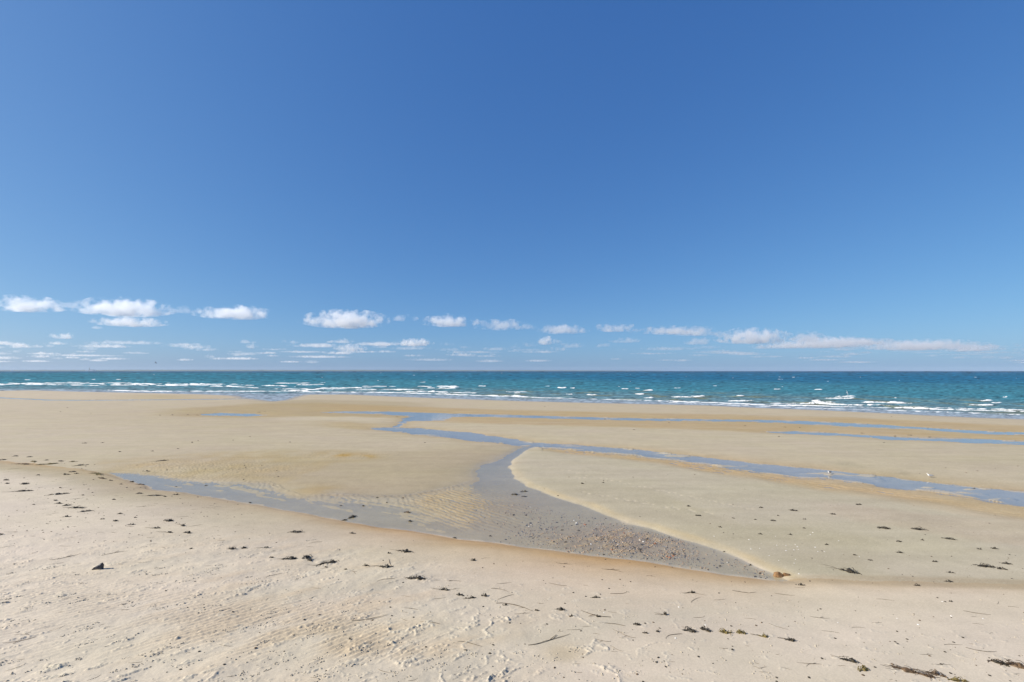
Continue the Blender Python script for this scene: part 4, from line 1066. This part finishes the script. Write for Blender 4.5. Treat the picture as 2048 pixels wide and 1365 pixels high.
# ------------------------------------------------------------------ gulls
m_white = simple_mat('white_plumage', (0.80, 0.80, 0.79), .8, .2, 14, (0.72, 0.72, 0.72))
m_grey = simple_mat('grey_wing', (0.22, 0.23, 0.25), .8, .2, 14, (0.28, 0.29, 0.31))
m_black = simple_mat('black_feather', (0.02, 0.02, 0.022), .7, .3)
m_beak = simple_mat('yellow_beak', (0.6, 0.38, 0.05), .5, .4)
m_leg = simple_mat('pink_leg', (0.45, 0.28, 0.22), .6, .3)
def loft(sections, n=12):
    V = []; Fc = []
    for (x, z, ry, rz) in sections:
        for k in range(n):
            a = 2 * math.pi * k / n; V.append((x, ry * math.cos(a), z + rz * math.sin(a)))
    for j in range(len(sections) - 1):
        for k in range(n):
            Fc.append((j * n + k, j * n + (k + 1) % n, (j + 1) * n + (k + 1) % n, (j + 1) * n + k))
    Fc.append(tuple(range(n))[::-1]); Fc.append(tuple(range((len(sections) - 1) * n, len(sections) * n)))
    return V, Fc
BODY = [(-.31, .225, .035, .008), (-.24, .22, .045, .02), (-.16, .21, .065, .05), (-.05, .205, .085, .085), (.06, .22, .085, .092), (.13, .255, .07, .085), (.165, .30, .05, .062), (.18, .345, .04, .045), (.195, .38, .042, .043), (.225, .40, .038, .037), (.255, .395, .02, .022), (.265, .392, .008, .01)]
def standing_gull(px, py, yaw, label, scale=1.0, dark=None):
    p = on_ground(px, py); p.z = max(p.z, 0.0)
    g = empty('gull', p); g.rotation_euler = (0, 0, yaw); g.scale = (scale,) * 3
    tag(g, label, 'bird', 'gulls standing on the sand')
    v, f = loft(BODY); mesh_obj('body', v, f, m_white, g, True)
    for s in (-1, 1):
        V = []; Fc = []
        prof = [(-.36, .235, .02), (-.28, .245, .045), (-.15, .25, .06), (0, .255, .066), (.09, .26, .045), (.12, .262, .01)]
        for x, z, h in prof:
            w = .075 if x > -.2 else .045 + (x + .36) * .18
            V += [(x, s * (w + .012), z - h), (x, s * (w + .022), z), (x, s * (w - .01) * .75, z + h * .75), (x, s * .012, z + h * .9)]
        for i in range(len(prof) - 1):
            for k in range(3): Fc.append((i * 4 + k, i * 4 + 4 + k, i * 4 + 5 + k, i * 4 + 1 + k))
        w = mesh_obj('wing', V, Fc, dark or m_grey, g, True)
        v, f = loft([(-.43, .235, .004, .004), (-.38, .235, .012, .012), (-.30, .24, .016, .016)], 6)
        mesh_obj('wing_tip', [(a, b + s * .03, c) for a, b, c in v], f, m_black, w, True)
        v, f = tube([(0, s * .035, .14), (-.012, s * .036, .08), (0, s * .037, .008), (.045, s * .04, .004)], [.011, .007, .008, .012], 5)
        mesh_obj('leg', v, f, m_leg, g)
        v, f = loft([(.213, .405, .004, .004), (.221, .407, .006, .006), (.229, .405, .003, .003)], 6)
        mesh_obj('eye', [(a, b + s * .037, c) for a, b, c in v], f, m_black, g)
    v, f = loft([(.255, .393, .011, .012), (.29, .388, .008, .01), (.315, .380, .003, .004)], 6)
    mesh_obj('beak', v, f, m_beak, g)
    return g
m_dkwing = simple_mat('slate_wing', (0.06, 0.06, 0.07), .8, .2)
standing_gull(1658.5, 948.5, R(200), 'gull with a dark back standing in the edge of the channel', .66, m_dkwing)
standing_gull(1859, 955, R(165), 'white gull resting on the sand right of the channel', .72)
def flying_gull(px, py, dist, yaw, roll, label, mb, mw, scale=1.0):
    g = empty('flying_gull', ((px - W0 / 2) / F * dist, dist, CAM_H + (HORIZON - py) / F * dist))
    g.rotation_euler = (roll, 0, yaw); g.scale = (scale,) * 3
    tag(g, label, 'bird')
    v, f = loft([(x, z * .25 - .06, a, b) for x, z, a, b in BODY]); mesh_obj('body', v, f, mb, g, True)
    for s in (-1, 1):
        V = []; Fc = []
        for y, z, c, x in [(.03, 0, .16, .02), (.25, .10, .17, .05), (.42, .12, .13, .02), (.62, .05, .03, -.10)]:
            V += [(x + c / 2, s * y, z), (x, s * y, z + .014), (x - c / 2, s * y, z), (x, s * y, z - .006)]
        for i in range(3):
            for k in range(4): Fc.append((i * 4 + k, i * 4 + 4 + k, i * 4 + 4 + (k + 1) % 4, i * 4 + (k + 1) % 4))
        mesh_obj('wing', V, Fc, mw, g, True)
    v, f = loft([(.262, .035, .010, .012), (.30, .03, .004, .005)], 6); mesh_obj('beak', v, f, m_beak, g)
flying_gull(311.5, 726, 150, R(60), R(35), 'dark bird flying low in the sky right of the power station', m_dkwing, m_dkwing)
flying_gull(1694, 786, 125, R(20), R(70), 'white gull flying low over the waves at right', m_white, m_white)

# ------------------------------------------------------------------ clouds (bodies of droplets hanging at about a kilometre)
m_cloud, nt, out = new_mat('cloud')
tc = nd(nt, 'ShaderNodeTexCoord'); geo = nd(nt, 'ShaderNodeNewGeometry'); oi = nd(nt, 'ShaderNodeObjectInfo')
off = nd(nt, 'ShaderNodeVectorMath', operation='SCALE'); off.inputs['Scale'].default_value = 1.0
ofr = nd(nt, 'ShaderNodeMath', operation='MULTIPLY'); ofr.inputs[1].default_value = 50.0
psc = nd(nt, 'ShaderNodeVectorMath', operation='SCALE'); psc.inputs['Scale'].default_value = 1 / 240.0
pad = nd(nt, 'ShaderNodeVectorMath', operation='ADD')
nz = nd(nt, 'ShaderNodeTexNoise', in_Scale=1.0, in_Detail=6.0, in_Roughness=0.62)
ln = nd(nt, 'ShaderNodeVectorMath', operation='LENGTH')
s1 = nd(nt, 'ShaderNodeMath', operation='SUBTRACT'); s1.inputs[0].default_value = 0.62
m1 = nd(nt, 'ShaderNodeMath', operation='MULTIPLY_ADD'); m1.inputs[1].default_value = 4.2; 
n0 = nd(nt, 'ShaderNodeMath', operation='SUBTRACT'); n0.inputs[1].default_value = 0.5
den = nd(nt, 'ShaderNodeMapRange', in_From_Min=0.0, in_From_Max=0.5, in_To_Min=0.0, in_To_Max=1.0)
dm = nd(nt, 'ShaderNodeMath', operation='MULTIPLY'); dm2 = nd(nt, 'ShaderNodeMath', operation='MULTIPLY'); dm2.inputs[1].default_value = 0.0048
sepc = nd(nt, 'ShaderNodeSeparateColor')
pv = nd(nt, 'ShaderNodeVolumePrincipled'); pv.inputs['Color'].default_value = (1.0, 1.0, 1.0, 1); pv.inputs['Anisotropy'].default_value = 0.2
L_ = nt.links.new
L_(geo.outputs['Position'], psc.inputs[0]); L_(oi.outputs['Random'], ofr.inputs[0]); L_(psc.outputs[0], pad.inputs[0]); L_(ofr.outputs[0], pad.inputs[1]); L_(pad.outputs[0], nz.inputs['Vector'])
L_(tc.outputs['Object'], ln.inputs[0]); L_(ln.outputs['Value'], s1.inputs[1])
L_(nz.outputs[0], n0.inputs[0]); L_(n0.outputs[0], m1.inputs[0]); L_(s1.outputs[0], m1.inputs[2]); L_(m1.outputs[0], den.inputs[0])
L_(oi.outputs['Color'], sepc.inputs[0]); L_(den.outputs[0], dm.inputs[0]); L_(sepc.outputs[0], dm.inputs[1]); L_(dm.outputs[0], dm2.inputs[0]); L_(dm2.outputs[0], pv.inputs['Density'])
L_(pv.outputs[0], out.inputs['Volume'])
try: m_cloud.cycles.volume_step_rate = 0.35
except Exception: pass
bm = bmesh.new(); bmesh.ops.create_icosphere(bm, subdivisions=3, radius=1.0)
cme = bpy.data.meshes.new('cloud'); 
for v in bm.verts:
    if v.co.z < 0: v.co.z *= 0.45
bm.to_mesh(cme); bm.free(); cme.materials.append(m_cloud)
def cloud(x0, x1, yt, yb, dens, label, base=1050.0, group=None):
    yb_ = yb
    dist = F * base / (HORIZON - yb_)
    w = (x1 - x0) / F * dist; h = (yb - yt) / F * dist
    o = bpy.data.objects.new('cloud', cme); C.objects.link(o)
    o.location = (((x0 + x1) / 2 - W0 / 2) / F * dist, dist, base + h * .30 + CAM_H)
    o.scale = (w * .53, max(w * .35, h * 1.1), h * .70)
    o.color = (dens, 1, 1, 1)
    tag(o, label, 'cloud', group)
LOWG = ('small pale cloud in the low bank just above the sea horizon', 'low clouds near the horizon')
cloud(-30, 128, 590, 623, 1.0, 'white cloud cut by the left edge, highest at left')
cloud(122, 160, 599, 616, .6, 'small wispy cloud right of the one at the left edge')
cloud(152, 342, 594, 632, 1.15, 'largest white heaped cloud in the upper left row')
cloud(186, 330, 631, 653, .9, 'flat white cloud right under the largest heaped cloud')
cloud(345, 395, 610, 627, .5, 'wispy cloud left of the third upper cloud')
cloud(390, 548, 610, 638, 1.0, 'third white cloud in the upper row, with a wisp at right')
cloud(600, 782, 618, 656, 1.0, 'broad white cloud left of the picture centre')
cloud(778, 836, 627, 643, .7, 'short cloud right of the broad white cloud')
cloud(840, 960, 627, 654, .95, 'white cloud just left of the picture centre')
cloud(940, 1068, 638, 660, .5, 'greyish flat cloud at the picture centre')
cloud(1070, 1180, 647, 668, .6, 'greyish white cloud right of the picture centre')
cloud(1185, 1275, 644, 664, .7, 'white peaked cloud in the right centre row')
cloud(1260, 1440, 652, 668, .55, 'long thin grey cloud streak at right centre')
cloud(1425, 1585, 654, 688, .6, 'heaped grey white cloud at right')
cloud(1570, 1660, 660, 684, .45, 'grey white cloud joined to the heaped one at right')
cloud(1540, 1760, 672, 696, .45, 'long flat grey cloud below the heaped cloud at right')
cloud(1720, 1960, 678, 700, .42, 'long tapering grey cloud reaching far right')
cloud(100, 152, 664, 678, .8, 'small oval white cloud alone at left')
cloud(786, 868, 675, 693, 1.0, 'bright small cloud below the centre left row')
cloud(1072, 1112, 671, 690, 1.0, 'bright round puff below the centre row')
cloud(1104, 1130, 676, 688, .5, 'tiny grey puff beside the bright round puff')
cloud(1215, 1282, 674, 686, .4, 'faint grey cloud under the peaked cloud')
cloud(1366, 1424, 672, 690, .45, 'grey blob cloud left of the heaped cloud')
cloud(185, 220, 649, 659, .5, 'thin cloud sliver under the flat white cloud')
cloud(668, 735, 687, 703, .7, 'pale low cloud left of centre above the sea')
cloud(1040, 1085, 646, 660, .45, 'small grey cloud joining the centre cloud to its right neighbour')
cloud(1330, 1450, 657, 672, .5, 'grey cloud sliver running into the heaped cloud at right')
cloud(1640, 1800, 676, 690, .45, 'thin grey cloud strip along the right bank')
cloud(1880, 2010, 688, 703, .4, 'faint cloud tail at the far end of the right bank')
cloud(1500, 1640, 684, 697, .35, 'dim flat cloud under the middle of the right bank')
rk = random.Random(14)
for i in range(165):
    x = rk.uniform(-60, 2100); q = rk.random()
    yb = rk.uniform(686, 727)
    if x > 1300 and yb < 694: yb += 14
    w = rk.uniform(16, 66) * (1.2 if x < 700 else 1); h = rk.uniform(5, 10) * (1.2 if yb < 705 else .75)
    if i % 3 == 0: w *= 1.9; h *= .75
    cloud(x - w / 2, x + w / 2, yb - h, yb, rk.uniform(.15, .5) * (1.1 if x < 800 else .55), *[LOWG[0]], 1050.0, LOWG[1])

# ------------------------------------------------------------------ haze over the bay
m_haze, nt, out = new_mat('haze')
pv = nd(nt, 'ShaderNodeVolumePrincipled'); pv.inputs['Color'].default_value = (0.76, 0.89, 1.0, 1); pv.inputs['Density'].default_value = 2.0e-5; pv.inputs['Anisotropy'].default_value = 0.0
nt.links.new(pv.outputs[0], out.inputs['Volume'])
v, f = box(-46000, 46000, -3000, 19500, -5.5, 132)
hz = mesh_obj('haze', v, f, m_haze); tag(hz, kind='stuff', label='thin bluish haze over the bay')
